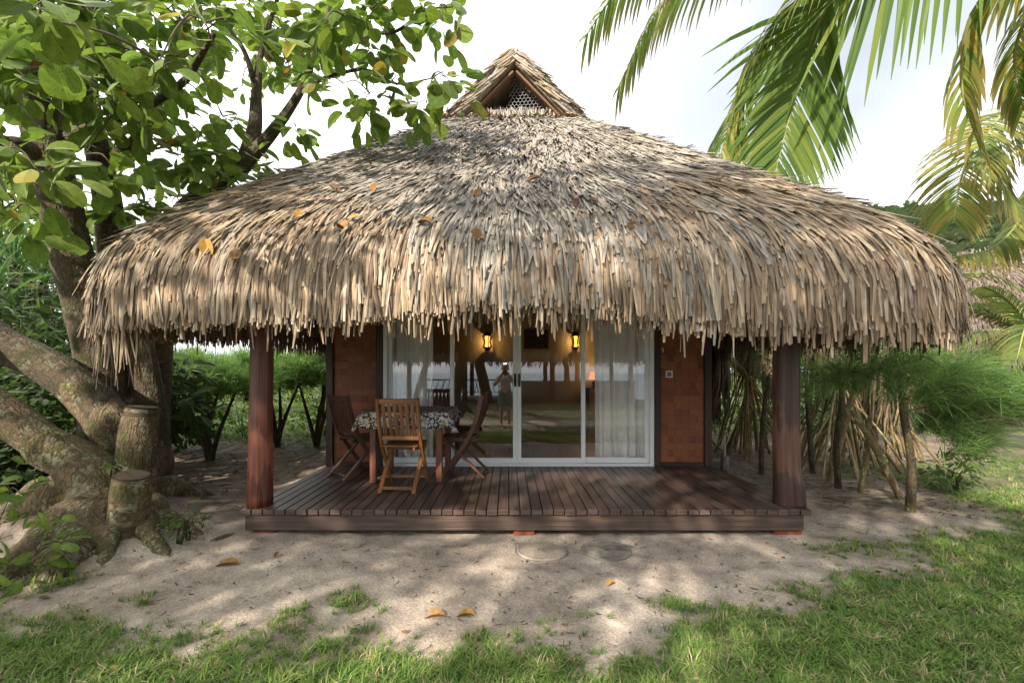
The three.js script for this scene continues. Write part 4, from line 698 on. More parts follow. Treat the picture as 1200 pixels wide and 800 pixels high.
{
  const crown = V(6.1, 7.3, -3.1), palm = thing('coconut_palm', 'tall coconut palm whose green fronds hang over the right of the roof', 'palm');
  palmTrunk(palm, V(7.2, groundY(7.2, -2.6) - 0.1, -2.6), crown.clone().add(V(0, -0.2, 0)));
  addFrond(palm, frond([crown, P(1040, -60, 4.6), P(968, 10, 5.2), P(935, 105, 5.5), P(906, 212, 5.7)], { L: 1.5, n: 78, droop: 0.24, width: 0.07, from: 0.22, up: V(0.12, 0.25, 1).normalize(), flop: 0.1 }), [0, 0, 1, 1, 3, 2], true);
  addFrond(palm, frond([crown, P(1010, -75, 4.8), P(935, 0, 5.3), P(878, 75, 5.7), P(842, 192, 6.0)], { L: 1.15, n: 66, droop: 0.85, width: 0.066, from: 0.28, up: V(0.1, 1, 0.3).normalize(), flop: 0.7 }), [0, 2, 2, 4, 4, 1], true);
  addFrond(palm, frond([crown, P(960, -130, 4.6), P(860, -60, 5.0), P(775, 8, 5.3), P(722, 108, 5.5)], { L: 0.78, n: 62, droop: 0.85, width: 0.044, from: 0.25, flop: 0.6 }), [0, 1, 3, 3, 2]);
  addFrond(palm, frond([crown, P(930, -150, 4.3), P(800, -75, 4.6), P(725, -12, 4.9), P(684, 46, 5.1)], { L: 0.8, n: 62, droop: 0.9, width: 0.044, from: 0.25, flop: 0.6 }), [0, 1, 3, 3]);
  addFrond(palm, frond([crown, P(1230, -60, 4.1), P(1150, 0, 4.4), P(1127, 90, 4.6), P(1150, 178, 4.7)], { L: 0.62, n: 70, droop: 1.3, width: 0.05, from: 0.3, flop: 1.0, one: 1 }), [2, 4, 4, 2, 0]);
  addFrond(palm, frond([crown, P(1280, -80, 4.3), P(1215, 0, 4.8), P(1190, 60, 5.1), P(1200, 130, 5.2)], { L: 0.7, n: 60, droop: 1.1, width: 0.045, from: 0.3, flop: 0.9 }), [0, 2, 4, 1]);
  for (const [x, y, z] of [[1.5, 1.2, 1.2], [2.8, 0.8, 0.5], [2.0, 0.2, -2.5], [3.2, 0.2, -1.2], [0.3, 1.0, 3.2], [-2.2, 0.9, 2.6]]) { const e = V(x, y, z); addFrond(palm, frond([crown, crown.clone().addScaledVector(e, 0.5).add(V(0, 0.7, 0)), crown.clone().add(e).add(V(0, 0.3, 0)), crown.clone().addScaledVector(e, 1.4).add(V(0, -0.9, 0))], { L: 0.85, n: 44, droop: 0.7, flop: 0.3 }), [0, 1, 2, 3]); }
}
function freePalm(label, x, z, h, leanX, leanZ, n, len, dens = 42, low = false) {
  const palm = thing(low ? 'young_palm' : 'coconut_palm', label, 'palm'), b = V(x, groundY(x, z) - 0.1, z), c = V(x + leanX, h, z + leanZ);
  if (!low) palmTrunk(palm, b, c.clone().add(V(0, -0.15, 0)), 0.13); else part('trunk', limb([b, V().lerpVectors(b, c, 0.6), c], [0.16, 0.14, 0.08], 10, 6, 0.1), M.bark, palm);
  for (let k = 0; k < n; k++) { const a = k / n * 6.283 * 1.0 + rr(-0.2, 0.2), up = rr(0.05, 1.0), d = V(Math.cos(a) * Math.cos(up), Math.sin(up), Math.sin(a) * Math.cos(up)), l = len * rr(0.85, 1.1); addFrond(palm, frond([c, c.clone().addScaledVector(d, l * 0.35).add(V(0, 0.08 * l, 0)), c.clone().addScaledVector(d, l * 0.7).add(V(0, -0.02 * l, 0)), c.clone().addScaledVector(d, l * 0.95).add(V(0, -0.28 * l, 0))], { L: len * 0.23, n: dens, droop: 0.6, width: 0.034, flop: 0.2 }), [0, 1, 2, 3, 2]); }
  return palm;
}
seed(52);
{ // the drooping palm at the right edge: fronds folded over one another
  const palm = thing('drooping_palm', 'pale palm with folded drooping fronds against the hill at the right edge', 'palm'), c = P(1262, 130, 7.4);
  palmTrunk(palm, V(10.2, -0.1, -7.8), c, 0.12);
  addFrond(palm, frond([c, P(1205, 118, 7.3), P(1150, 162, 7.0), P(1128, 205, 6.9), P(1118, 262, 6.8)], { L: 1.05, n: 66, droop: 0.5, width: 0.042, from: 0.3, up: V(-0.6, 0.5, 0.6).normalize(), flop: 0.2 }), [0, 2, 2, 4]);
  addFrond(palm, frond([c, P(1215, 135, 7.2), P(1160, 170, 6.9), P(1175, 215, 6.7), P(1215, 265, 6.6)], { L: 0.95, n: 66, droop: 0.6, width: 0.042, from: 0.3, up: V(0.3, 0.5, 0.8).normalize(), flop: 0.3 }), [0, 2, 4, 1]);
  addFrond(palm, frond([c, P(1240, 180, 7.4), P(1205, 245, 7.3), P(1165, 290, 7.2), P(1120, 300, 7.1)], { L: 0.9, n: 60, droop: 0.9, width: 0.042, from: 0.2, flop: 0.5 }), [1, 2, 0, 4]);
  addFrond(palm, frond([c, P(1300, 180, 7.2), P(1290, 280, 7.0), P(1240, 330, 6.9)], { L: 0.8, n: 46, droop: 0.9, from: 0.2 }), [0, 1, 2]);
}
freePalm('young palm with arching fronds in front of the second thatched roof', 9.9, -8.4, 1.9, 0, 0, 13, 2.5, 44, true);
freePalm('young palm behind the right corner of the thatch roof', 9.2, -11.0, 2.9, -0.2, 0, 10, 2.6, 40, true);
freePalm('leaning coconut palm behind the viewer, mirrored left in the glass', -4.8, 11.5, 6.2, 1.6, -0.6, 12, 3.4, 36);
freePalm('coconut palm beside the beach pavilion, mirrored in the glass', 3.6, 15.5, 5.2, -0.6, 0.3, 12, 3.0, 36);
console.log('stage: palms');

// ------------------------------------------------------------------ pandanus clumps with stilt roots
const strapTones = [[0.06, 0.135, 0.035], [0.085, 0.175, 0.04], [0.11, 0.20, 0.05], [0.16, 0.23, 0.07]].map((c) => C(...c)), dryTones = [[0.20, 0.135, 0.08], [0.28, 0.20, 0.12], [0.13, 0.09, 0.06], [0.36, 0.27, 0.17]].map((c) => C(...c));
const paleRoot = std(C(0.46, 0.36, 0.25), { map: barkTex, bumpMap: barkBump, bumpScale: 0.008, roughness: 0.9 });
const whiteRoot = std(C(0.62, 0.55, 0.44), { map: barkTex, roughness: 0.9 });
function pandanus(label, x, z, h, heads, { roots = 12, dead = 50, leaf = 0.95, spreadR = 0.7, rootH = 0.9, perHead = 40, width = 0.045 } = {}) {
  const o = thing('pandanus', label, 'pandanus'), gy = groundY(x, z), fork = V(x + gauss() * 0.1, gy + h * 0.5, z + gauss() * 0.1);
  part('trunk', limb([V(x, gy - 0.1, z), fork], [0.06, 0.055], 10, 8, 0.05), paleRoot, o);
  for (let k = 0; k < roots; k++) { const a = k / roots * 6.283 + rr(-0.5, 0.5), r = spreadR * rr(0.3, 1.25), ex = x + Math.cos(a) * r, ez = z + Math.sin(a) * r, y0 = gy + rootH * rr(0.5, 1.25); part('stilt_root', limb([V(x + Math.cos(a) * 0.04, y0, z + Math.sin(a) * 0.04), V(x + Math.cos(a) * r * 0.5, y0 * 0.6, z + Math.sin(a) * r * 0.5), V(ex, groundY(ex, ez) - 0.05, ez)], (() => { const k = rr(0.6, 1.15); return [0.018 * k, 0.017 * k, 0.022 * k]; })(), 7, 4, 0.05), rnd() < 0.4 ? whiteRoot : paleRoot, o); }
  const green = new GB(), dry = new GB();
  for (const [hx, hy, hz] of heads) {
    const c = V(x + hx, gy + hy, z + hz); part('limb', limb([fork, V().lerpVectors(fork, c, 0.5).add(V(0, -0.1, 0)), c], [0.065, 0.055, 0.05], 8, 6, 0.05), paleRoot, o);
    for (let k = 0; k < perHead; k++) { const a = k * 2.4, up = lerp(1.45, -0.3, k / perHead), d = V(Math.cos(a) * Math.cos(up), Math.sin(up), Math.sin(a) * Math.cos(up)), q = [c.clone()], dd = d.clone(), l = leaf * rr(0.75, 1.15), sd = V(-Math.sin(a), 0, Math.cos(a)); for (let j = 0; j < 5; j++) { q.push(q[q.length - 1].clone().addScaledVector(dd, l / 5)); dd.y -= 0.12 + 0.14 * j * (j > 2 && rnd() < 0.5 ? 1.6 : 0.7); dd.normalize(); } green.ribbon(q, [width * 0.8, width, width, width * 0.8, width * 0.5, 0.004], sd, 0.22, V().crossVectors(sd, d), pick(strapTones).clone().multiplyScalar(rr(0.8, 1.2))); }
    for (let k = 0; k < dead; k++) { const a = rnd() * 6.283, r = rr(0.04, 0.16), p = c.clone().add(V(Math.cos(a) * r, rr(-0.25, 0.05), Math.sin(a) * r)), l = leaf * rr(0.6, 1.15), lean = rr(0.05, 0.35), q = [p, p.clone().add(V(Math.cos(a) * lean * 0.4, -l * 0.35, Math.sin(a) * lean * 0.4)), p.clone().add(V(Math.cos(a) * lean * 0.5, -l * 0.75, Math.sin(a) * lean * 0.5)), p.clone().add(V(Math.cos(a + 0.4) * lean * 0.5, -l, Math.sin(a + 0.4) * lean * 0.5))]; dry.ribbon(q, [0.035, 0.04, 0.03, 0.01], V(-Math.sin(a), 0, Math.cos(a)).applyAxisAngle(UP, gauss() * 0.6), 0.2, V(Math.cos(a), 0, Math.sin(a)), pick(dryTones), rnd() * 3); }
  }
  stuff(part('leaves', green.build(), M.leafV, o)); if (dead) stuff(part('dead_leaves', dry.build(), M.thatch, o));
  return o;
}
seed(61);
pandanus('dark pandanus with hanging dead leaves close to the right wall corner', 4.3, -8.2, 2.6, [[0, 2.5, 0], [-0.6, 2.1, 0.2], [0.6, 2.2, -0.2]], { roots: 30, dead: 110, leaf: 1.1, rootH: 1.3 });
pandanus('pandanus with a fan of pale stilt roots behind the right post', 5.0, -6.9, 2.3, [[-0.2, 2.2, 0], [0.5, 1.9, 0.2]], { roots: 34, dead: 110, leaf: 1.05, rootH: 1.4, spreadR: 0.75 });
pandanus('pandanus with crossing white stilt roots left of the feathery tree', 6.1, -7.6, 2.5, [[-0.3, 2.2, 0], [0.5, 2.3, 0.2], [0, 2.0, 0.5]], { roots: 30, dead: 90, leaf: 1.0, rootH: 1.5, spreadR: 0.75 });
pandanus('small pandanus with drooping brown leaves under the right eave', 3.35, -9.0, 2.2, [[0, 2.1, 0], [0.5, 1.7, 0.3]], { roots: 22, dead: 120, leaf: 1.1 });
pandanus('tall pandanus rising above the right slope of the roof', 6.6, -10.8, 5.5, [[-0.4, 5.5, 0], [0.2, 5.2, 0.2], [-0.9, 5.2, 0.3]], { roots: 8, dead: 20, leaf: 1.1, perHead: 46 });
pandanus('pandanus with strappy leaves behind the dark trunk on the left', -9.0, -8.3, 3.4, [[0, 3.4, 0], [0.8, 3.0, 0.3], [-0.6, 3.1, 0.5], [0.3, 2.5, 0.6]], { roots: 8, dead: 14, leaf: 1.25, perHead: 46, width: 0.055 });
pandanus('pandanus at the left edge behind the leaning limbs', -7.6, -6.6, 2.6, [[-0.3, 2.6, 0], [0.4, 2.2, 0.3]], { roots: 8, dead: 14, leaf: 1.1, perHead: 44, width: 0.055 });
{ // loose poles and a leaning root
  const pole = (label, a, b, r, m) => { const A = P(...a), B = P(...b); B.y = Math.min(B.y, groundY(B.x, B.z) + 0.02); solo('fallen_root', limb([A, V().lerpVectors(A, B, 0.5).add(V(gauss() * 0.03, 0.02, 0)), B], [r * 0.85, r, r], 8, 6, 0.05), m, label, 'root', 'pale roots leaning by the pandanus'); };
  pole('thick pale root leaning down towards the feathery tree trunk', [1000, 482, 5.1], [1054, 578, 5.3], 0.036, whiteRoot);
  pole('short white root standing upright among the stilt roots', [1020, 488, 5.2], [1008, 576, 5.5], 0.028, whiteRoot);
  pole('long pale root leaning up to the left under the eave', [1014, 418, 5.7], [972, 560, 6.0], 0.04, whiteRoot);
}
// ------------------------------------------------------------------ casuarina: feathery needle trees
const needleTones = [[0.18, 0.31, 0.07], [0.21, 0.35, 0.075], [0.14, 0.26, 0.065], [0.25, 0.40, 0.09]].map((c) => C(...c));
function casuarina(label, base, stems, sprays, { per = 28, len = 0.34, tones = needleTones, width = 0.0045, group, mat = M.barkPale, dir = V(0, 0, 0), droop = 0.5 } = {}) {
  const o = thing('feathery_tree', label, 'tree', [0, 0, 0], 0, group), wood = [];
  for (const [pts, r] of stems) { part('trunk', limb(pts, r, 10, 8, 0.09, true, 5), mat, o); wood.push(...along(pts, 12).slice(4)); }
  const tw = [], gb = new GB(), nodes = wood.slice();
  for (const c of sprays) {
    let best = null, bd = 1e9; for (const n of nodes) { const d = n.distanceToSquared(c); if (d < bd) { bd = d; best = n; } }
    if (bd > 0.003) tw.push(limb([best.clone(), V().lerpVectors(best, c, 0.5).add(V(0, 0.03, 0)), c.clone()], [0.009, 0.006, 0.003], 4, 2)); nodes.push(c.clone());
    const out = V().subVectors(c, base).setY(0).setLength(0.5).add(dir);
    for (let k = 0; k < per; k++) { const d = out.clone().add(V(gauss(), gauss() * 0.7 + 0.35, gauss())).normalize(), l = len * rr(0.55, 1.2), s = c.clone().add(V(gauss() * 0.06, gauss() * 0.05, gauss() * 0.06)), m = s.clone().addScaledVector(d, l * 0.55), d2 = d.clone(); d2.y -= droop; d2.normalize(); gb.ribbon([s, m, m.clone().addScaledVector(d2, l * 0.45)], [width, width, width * 0.4], V().crossVectors(d, UP).normalize().applyAxisAngle(d, gauss()), 0, null, pick(tones).clone().multiplyScalar(rr(0.75, 1.25))); }
  }
  if (tw.length) part('twigs', merge(tw), M.twig, o); stuff(part('needles', gb.build(), M.leafV, o)); return o;
}
seed(71);
{
  const gp = (x, y, z) => V(x, groundY(x, z) + y, z), cloud = (n, cx, cy, cz, rx, ry, rz) => { const out = []; while (out.length < n) { const d = V(rr(-1, 1), rr(-1, 1), rr(-1, 1)); if (d.length() < 1) out.push(V(cx + d.x * rx, cy + d.y * ry, cz + d.z * rz)); } return out; };
  const b = gp(4.05, -0.05, -4.6);
  casuarina('bright green feathery tree with slim scaly trunk beside the right post', b, [[[b, gp(4.06, 0.5, -4.6), gp(4.0, 1.0, -4.62), gp(3.95, 1.45, -4.62)], [0.045, 0.034, 0.032, 0.018]]],
    [...cloud(66, 4.15, 1.34, -4.65, 0.8, 0.30, 0.55), ...cloud(50, 4.75, 1.18, -4.6, 0.5, 0.24, 0.5), ...cloud(26, 4.55, 0.78, -4.65, 0.32, 0.28, 0.35)], { per: 54, len: 0.38, width: 0.0055, dir: V(0.35, 0, 0.05) });
  const b2 = gp(4.12, -0.05, -5.7);
  casuarina('thin dark feathery tree between the right post and the bright one', b2, [[[b2, gp(4.1, 0.6, -5.7), gp(4.2, 1.2, -5.75), gp(4.1, 1.5, -5.8)], [0.04, 0.034, 0.03, 0.018]]], cloud(34, 4.0, 1.35, -5.8, 0.7, 0.25, 0.5), { per: 26, len: 0.3, mat: M.bark });
  const b3 = gp(4.4, -0.05, -6.6);
  casuarina('slim feathery tree among the pale stilt roots', b3, [[[b3, gp(4.35, 0.7, -6.6), gp(4.3, 1.4, -6.6)], [0.04, 0.034, 0.025]], [[gp(3.6, -0.05, -6.5), gp(3.62, 0.7, -6.5), gp(3.7, 1.4, -6.5)], [0.036, 0.032, 0.025]]], cloud(26, 4.1, 1.5, -6.6, 0.9, 0.25, 0.5), { per: 24, mat: M.bark });
  const b4 = gp(9.4, -0.05, -7.6);
  casuarina('low feathery tree at the right edge before the second hut', b4, [[[b4, gp(9.35, 0.5, -7.6), gp(9.3, 1.1, -7.6)], [0.04, 0.03, 0.02]]], [...cloud(70, 9.2, 1.1, -7.6, 1.0, 0.25, 0.7)], { per: 36, len: 0.36 });
  // the clipped row of feathery trees on the left
  const row = [[-5.6, -6.6, 1.6, 'nearest the old tree'], [-4.9, -7.5, 1.6, 'left of the veranda post'], [-4.5, -8.9, 1.8, 'just behind the veranda post'], [-3.75, -8.9, 1.78, 'with a thick dark trunk beside the bungalow wall'], [-6.6, -8.6, 1.8, 'farthest left in the row'], [-3.3, -10.2, 1.75, 'hidden furthest back by the wall']];
  row.forEach(([x, z, h, where]) => {
    const q = gp(x, -0.05, z), st = []; for (let k = 0; k < 5; k++) { const e = gp(x + gauss() * 0.55, h * 0.72, z + gauss() * 0.3); st.push([[q.clone().add(V(gauss() * 0.04, 0, gauss() * 0.04)), V().lerpVectors(q, e, 0.4).add(V(gauss() * 0.12, 0, gauss() * 0.1)), e], [0.055 - k * 0.007, 0.036, 0.018]]); }
    casuarina('flat-topped dark feathery tree ' + where, q, st, cloud(165, x, h * 0.82, z, 1.1, 0.4, 0.8), { per: 56, len: 0.3, group: 'clipped feathery trees behind the veranda', mat: M.bark, droop: 0.2, width: 0.008 });
  });
}
console.log('stage: casuarina');
// ------------------------------------------------------------------ shrubs and the trees behind
seed(81);
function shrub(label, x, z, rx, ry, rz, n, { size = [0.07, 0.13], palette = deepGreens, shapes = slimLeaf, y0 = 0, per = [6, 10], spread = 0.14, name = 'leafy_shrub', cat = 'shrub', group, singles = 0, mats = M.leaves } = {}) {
  const o = thing(name, label, cat, [0, 0, 0], 0, group), gy = groundY(x, z), wood = [];
  for (let k = 0; k < 5; k++) { const e = V(x + gauss() * rx * 0.5, gy + y0 + ry * rr(0.7, 1.3), z + gauss() * rz * 0.5), q = [V(x + gauss() * 0.05, gy - 0.05, z + gauss() * 0.05), V().lerpVectors(V(x, gy, z), e, 0.5).add(V(gauss() * 0.06, 0, gauss() * 0.06)), e]; const r = y0 > 1 ? 0.05 : 0.012; part('stem', limb(q, [r, r * 0.8, r * 0.4], 6, 4, 0.05), M.bark, o); wood.push(...along(q, 6).slice(2)); }
  const cl = []; while (cl.length < n) { const d = V(rr(-1, 1), rr(-1, 1), rr(-1, 1)), l = d.length(); if (l > 1 || l < 0.35) continue; cl.push(V(x + d.x * rx, Math.max(gy + 0.04, gy + y0 + ry + d.y * ry), z + d.z * rz)); }
  dress(o, wood, cl, { shapes, palette, mats, size, per, spread, twigR: 0.003, odd: 0.005, singles });
  return o;
}
shrub('bright broad-leaved bush at the left edge below the leaning limb', -3.35, -2.95, 0.40, 0.42, 0.35, 24, { size: [0.09, 0.15], palette: greens, shapes: slimLeaf, per: [4, 7], spread: 0.16, singles: 60 });
shrub('small yellow-green bush at the foot of the old tree', -2.72, -3.78, 0.17, 0.15, 0.15, 22, { size: [0.035, 0.06], palette: [C(0.17, 0.27, 0.05), C(0.12, 0.22, 0.05), C(0.22, 0.30, 0.06)], per: [5, 8], spread: 0.06 });
shrub('sprig of small leaves on the bark below the leaning limb', -3.42, -3.95, 0.06, 0.05, 0.05, 7, { size: [0.025, 0.04], palette: greens, y0: 0.45, per: [5, 8], spread: 0.04 });
shrub('dark shrub with long glossy leaves beside the old tree', -4.45, -5.9, 0.45, 0.55, 0.4, 34, { size: [0.18, 0.32], palette: deepGreens, y0: 0.6, per: [5, 8], spread: 0.15 });
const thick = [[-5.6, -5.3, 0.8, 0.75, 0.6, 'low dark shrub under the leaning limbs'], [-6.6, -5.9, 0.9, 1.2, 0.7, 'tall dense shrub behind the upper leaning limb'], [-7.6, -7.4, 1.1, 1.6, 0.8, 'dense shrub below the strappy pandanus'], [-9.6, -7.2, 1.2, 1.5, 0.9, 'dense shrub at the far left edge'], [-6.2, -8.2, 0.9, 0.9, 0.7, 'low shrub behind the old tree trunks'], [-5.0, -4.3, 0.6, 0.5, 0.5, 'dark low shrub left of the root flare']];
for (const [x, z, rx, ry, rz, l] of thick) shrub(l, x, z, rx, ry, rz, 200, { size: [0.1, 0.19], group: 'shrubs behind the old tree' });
shrub('leafy background tree behind the strappy pandanus on the left', -11.8, -10.6, 3.0, 2.2, 1.8, 460, { size: [0.2, 0.34], y0: 1.8, name: 'background_tree', cat: 'tree', spread: 0.3, palette: greens });
shrub('leafy background tree at the far left edge', -14.5, -9.5, 2.6, 2.6, 1.8, 420, { size: [0.2, 0.34], y0: 0.8, name: 'background_tree', cat: 'tree', spread: 0.3 });
const backRow = [[3.6, -11.4, 'dark shrub right behind the bungalow'], [5.4, -10.6, 'dark shrub behind the stilt roots'], [7.6, -10.8, 'round shrub behind the white roots'], [9.6, -12.6, 'shrub in front of the second hut'], [12.0, -14.8, 'shrub beside the second hut wall'], [6.6, -13.8, 'tall shrub behind the pandanus row'], [9.0, -16, 'tall shrub far behind on the right']];
backRow.forEach(([x, z, l], k) => shrub(l, x, z, 1.5, k > 4 ? 1.5 : 0.95, 0.8, 120, { size: [0.12, 0.2], group: 'shrubs behind the right side', palette: k % 2 ? greens : deepGreens }));
shrub('small bush on the lawn behind the feathery tree', 5.5, -5.6, 0.3, 0.22, 0.25, 26, { size: [0.06, 0.1], palette: needleTones });
for (const [x, z, l] of [[-4.3, -10.6, 'thin leafy shrub behind the feathery row, nearest the wall'], [-5.9, -10.2, 'thin leafy shrub behind the feathery row, in its middle'], [-7.4, -10.4, 'thin leafy shrub behind the feathery row, left end']]) shrub(l, x, z, 0.9, 0.6, 0.5, 70, { size: [0.08, 0.14], palette: greens, group: 'shrubs behind the feathery row' });
// far belt on the left beyond the lawn
for (const [x, z, l] of [[-9, -21, 'low hedge far beyond the lawn, nearest the old tree'], [-12.5, -22, 'low hedge far beyond the lawn, left end'], [-5.5, -22, 'low hedge far beyond the lawn, beside the wall']]) shrub(l, x, z, 2.4, 0.95, 0.8, 230, { size: [0.16, 0.26], palette: greens, group: 'hedge beyond the lawn', name: 'low_hedge', cat: 'hedge' });

// ------------------------------------------------------------------ second bungalow at the right edge
seed(91);
{
  const hut = thing('thatched_hut', 'second thatched hut with bamboo wall at the right edge', 'bungalow');
  const Q = roofSurface({ xc: 16.2, zc: -15.5, r0: 0.8, r1: 0.3, profile: [[1.75, -11.2, 3.7], [2.0, -11.25, 3.68], [2.35, -11.45, 3.55], [2.9, -12.0, 3.15], [3.6, -12.8, 2.5], [4.6, -13.9, 1.6], [5.4, -14.8, 0.9]] });
  const shell = part('thatch_roof', thickShell(Q, -0.03, -0.2, 80, 24, -0.01, 1), M.thatchShell, hut), gb = new GB();
  const greyBrown = [[0.30, 0.235, 0.20], [0.24, 0.185, 0.155], [0.38, 0.31, 0.265], [0.19, 0.14, 0.12]].map((c) => C(...c));
  for (let c = 0; c < 42; c++) { const t = c / 42 + 0.05, g = Q.girth(t), n = Math.round(g / 0.055); for (let k = 0; k < n; k++) { const u = (k + rnd()) / n, p = Q.S(u, t); if (p.z < -15.5 && rnd() < 0.6) continue; thatchLeaf(gb, Q, u, t + rr(-0.01, 0.01), rr(0.35, 0.6), rr(0.03, 0.055), gauss() * 0.22, rr(0, 0.05), rr(0, 0.07), pick(greyBrown), g); } }
  stuff(part('thatch', gb.build(), M.thatch, shell));
  part('bamboo_wall', merge([cbox(5.0, 2.4, 0.1, 0.01, 16.2, 1.3, -13.6), cbox(0.1, 2.4, 4, 0.01, 13.65, 1.3, -15.6)]), M.bamboo[3], hut);
  part('deck', cbox(5.4, 0.2, 2.0, 0.01, 16.2, 0.1, -12.6), M.beam, hut);
  for (const x of [13.7, 18.6]) part('veranda_post', limb([V(x, -0.1, -11.9), V(x, 1.2, -11.9), V(x, 2.2, -11.9)], [0.12, 0.11, 0.1], 12, 5, 0.03), M.postDark, hut);
}
// ------------------------------------------------------------------ forested hill
seed(95);
{
  const hillY = (x, z) => { const r = sstep(70, 330, x + (z + 300) * 0.1), q = Math.exp(-(((z + 330) / 150) ** 2)); return -2 + q * (r * 20 + 88 * sstep(-40, 150, x)) * (0.85 + 0.3 * fbm(x * 0.012 + 4, z * 0.012 + 9, 4)); };
  const gb = new GB(), nx = 90, nz = 40; for (let j = 0; j <= nz; j++) for (let i = 0; i <= nx; i++) { const x = lerp(-60, 520, i / nx), z = lerp(-560, -150, j / nz); gb.v(x, hillY(x, z), z, x * 0.1, z * 0.1); if (i && j) { const o = (j - 1) * (nx + 1) + i - 1; gb.quad(o, o + nx + 1, o + nx + 2, o + 1); } }
  struct('hill', gb.build(true), std(C(0.06, 0.10, 0.035), { roughness: 1 }));
  const clump = new GB(); for (let k = 0; k < 70; k++) { const a = rnd() * 6.283, h = rnd(), r = (1 - h * h) * 0.5 * Math.sqrt(rnd()) + 0.05, p = V(Math.cos(a) * r, h, Math.sin(a) * r), d = V(Math.cos(a), rr(0.1, 0.9), Math.sin(a)).normalize(), s = V().crossVectors(d, UP).normalize(); clump.ribbon([p, p.clone().addScaledVector(d, 0.16), p.clone().addScaledVector(d, 0.3).add(V(0, -0.05, 0))], [0.16, 0.2, 0.03], s); }
  const N = 5200, im = new THREE.InstancedMesh(clump.build(), leafy(C(1, 1, 1), { transmission: 0.2 }), N), m = new THREE.Matrix4(); let k = 0;
  while (k < N) { const x = rr(20, 420), z = rr(-420, -160); const y = hillY(x, z); if (y < 6 && rnd() < 0.7) continue; const s = rr(6, 12); m.makeRotationY(rnd() * 6.283).scale(V(s, s * rr(0.8, 1.3), s)).setPosition(x, y - 1, z); im.setMatrixAt(k, m); im.setColorAt(k, pick([C(0.16, 0.215, 0.10), C(0.13, 0.185, 0.095), C(0.18, 0.235, 0.105), C(0.19, 0.22, 0.115)])); k++; }
  im.name = 'hill_forest'; im.castShadow = im.receiveShadow = true; scene.add(im); tag(stuff(im), 'forest covering the distant hill on the right', 'forest');
}
// ------------------------------------------------------------------ beach pavilion behind the viewpoint (mirrored in the glass)
seed(97);
{
  const o = thing('beach_pavilion', 'open thatched beach pavilion by the sea, mirrored in the glass doors', 'pavilion');
  const z0 = 10.2, dark = std(C(0.05, 0.03, 0.02), { map: grainWood });
  part('floor', cbox(11, 0.2, 4.6, 0.01, 0.5, 0.02, z0 + 2.2), M.beam, o);
  for (const x of [-4.8, -2.1, 0.35, 2.1, 3.3, 5.9]) for (const z of [z0, z0 + 4.2]) part('post', limb([V(x, 0, z), V(x, 1.2, z), V(x, 2.7, z)], [0.13, 0.12, 0.11], 10, 4, 0.03), dark, o);
  const planks = [0, 1, 2].map(() => cbox(0.115, 0.92, 0.03, 0.004)); for (let k = 0; k < 46; k++) { const p = part('wall_board', pick(planks), pick(M.planks), o); p.position.set(0.62 + k * 0.12, 0.58, z0 - 0.02 + rr(0, 0.006)); }
  part('railing', merge([cbox(5.1, 0.07, 0.07, 0.006, -2.2, 1.02, z0 + 4.1), cbox(5.1, 0.05, 0.05, 0.006, -2.2, 0.3, z0 + 4.1), ...Array.from({ length: 22 }, (_, k) => bar(V(-4.7 + k * 0.23, 0.3, z0 + 4.1), V(-4.7 + ((k * 7) % 22) * 0.23 * 0.1 + k * 0.21, 1.0, z0 + 4.1), 0.035))]), dark, o);
  const Q = roofSurface({ xc: 0.5, zc: z0 + 2.2, r0: 0.5, r1: 0.3, profile: [[2.15, z0 + 5.6, 6.6], [2.4, z0 + 5.5, 6.5], [3.4, z0 + 4.2, 5.2], [4.6, z0 + 2.6, 3.6]] }), gb = new GB();
  const shell = part('thatch_roof', thickShell(Q, -0.02, -0.15, 80, 12, -0.01, 1), M.thatchShell, o);
  for (let k = 0; k < 4500; k++) { const u = rnd(), t = Math.pow(rnd(), 1.6); thatchLeaf(gb, Q, u, t, rr(0.25, 0.5), rr(0.03, 0.06), gauss() * 0.25, rr(0, 0.05), rr(0, 0.05), pick(greyTones), Q.per); }
  stuff(part('thatch', gb.build(), M.thatch, shell));
}
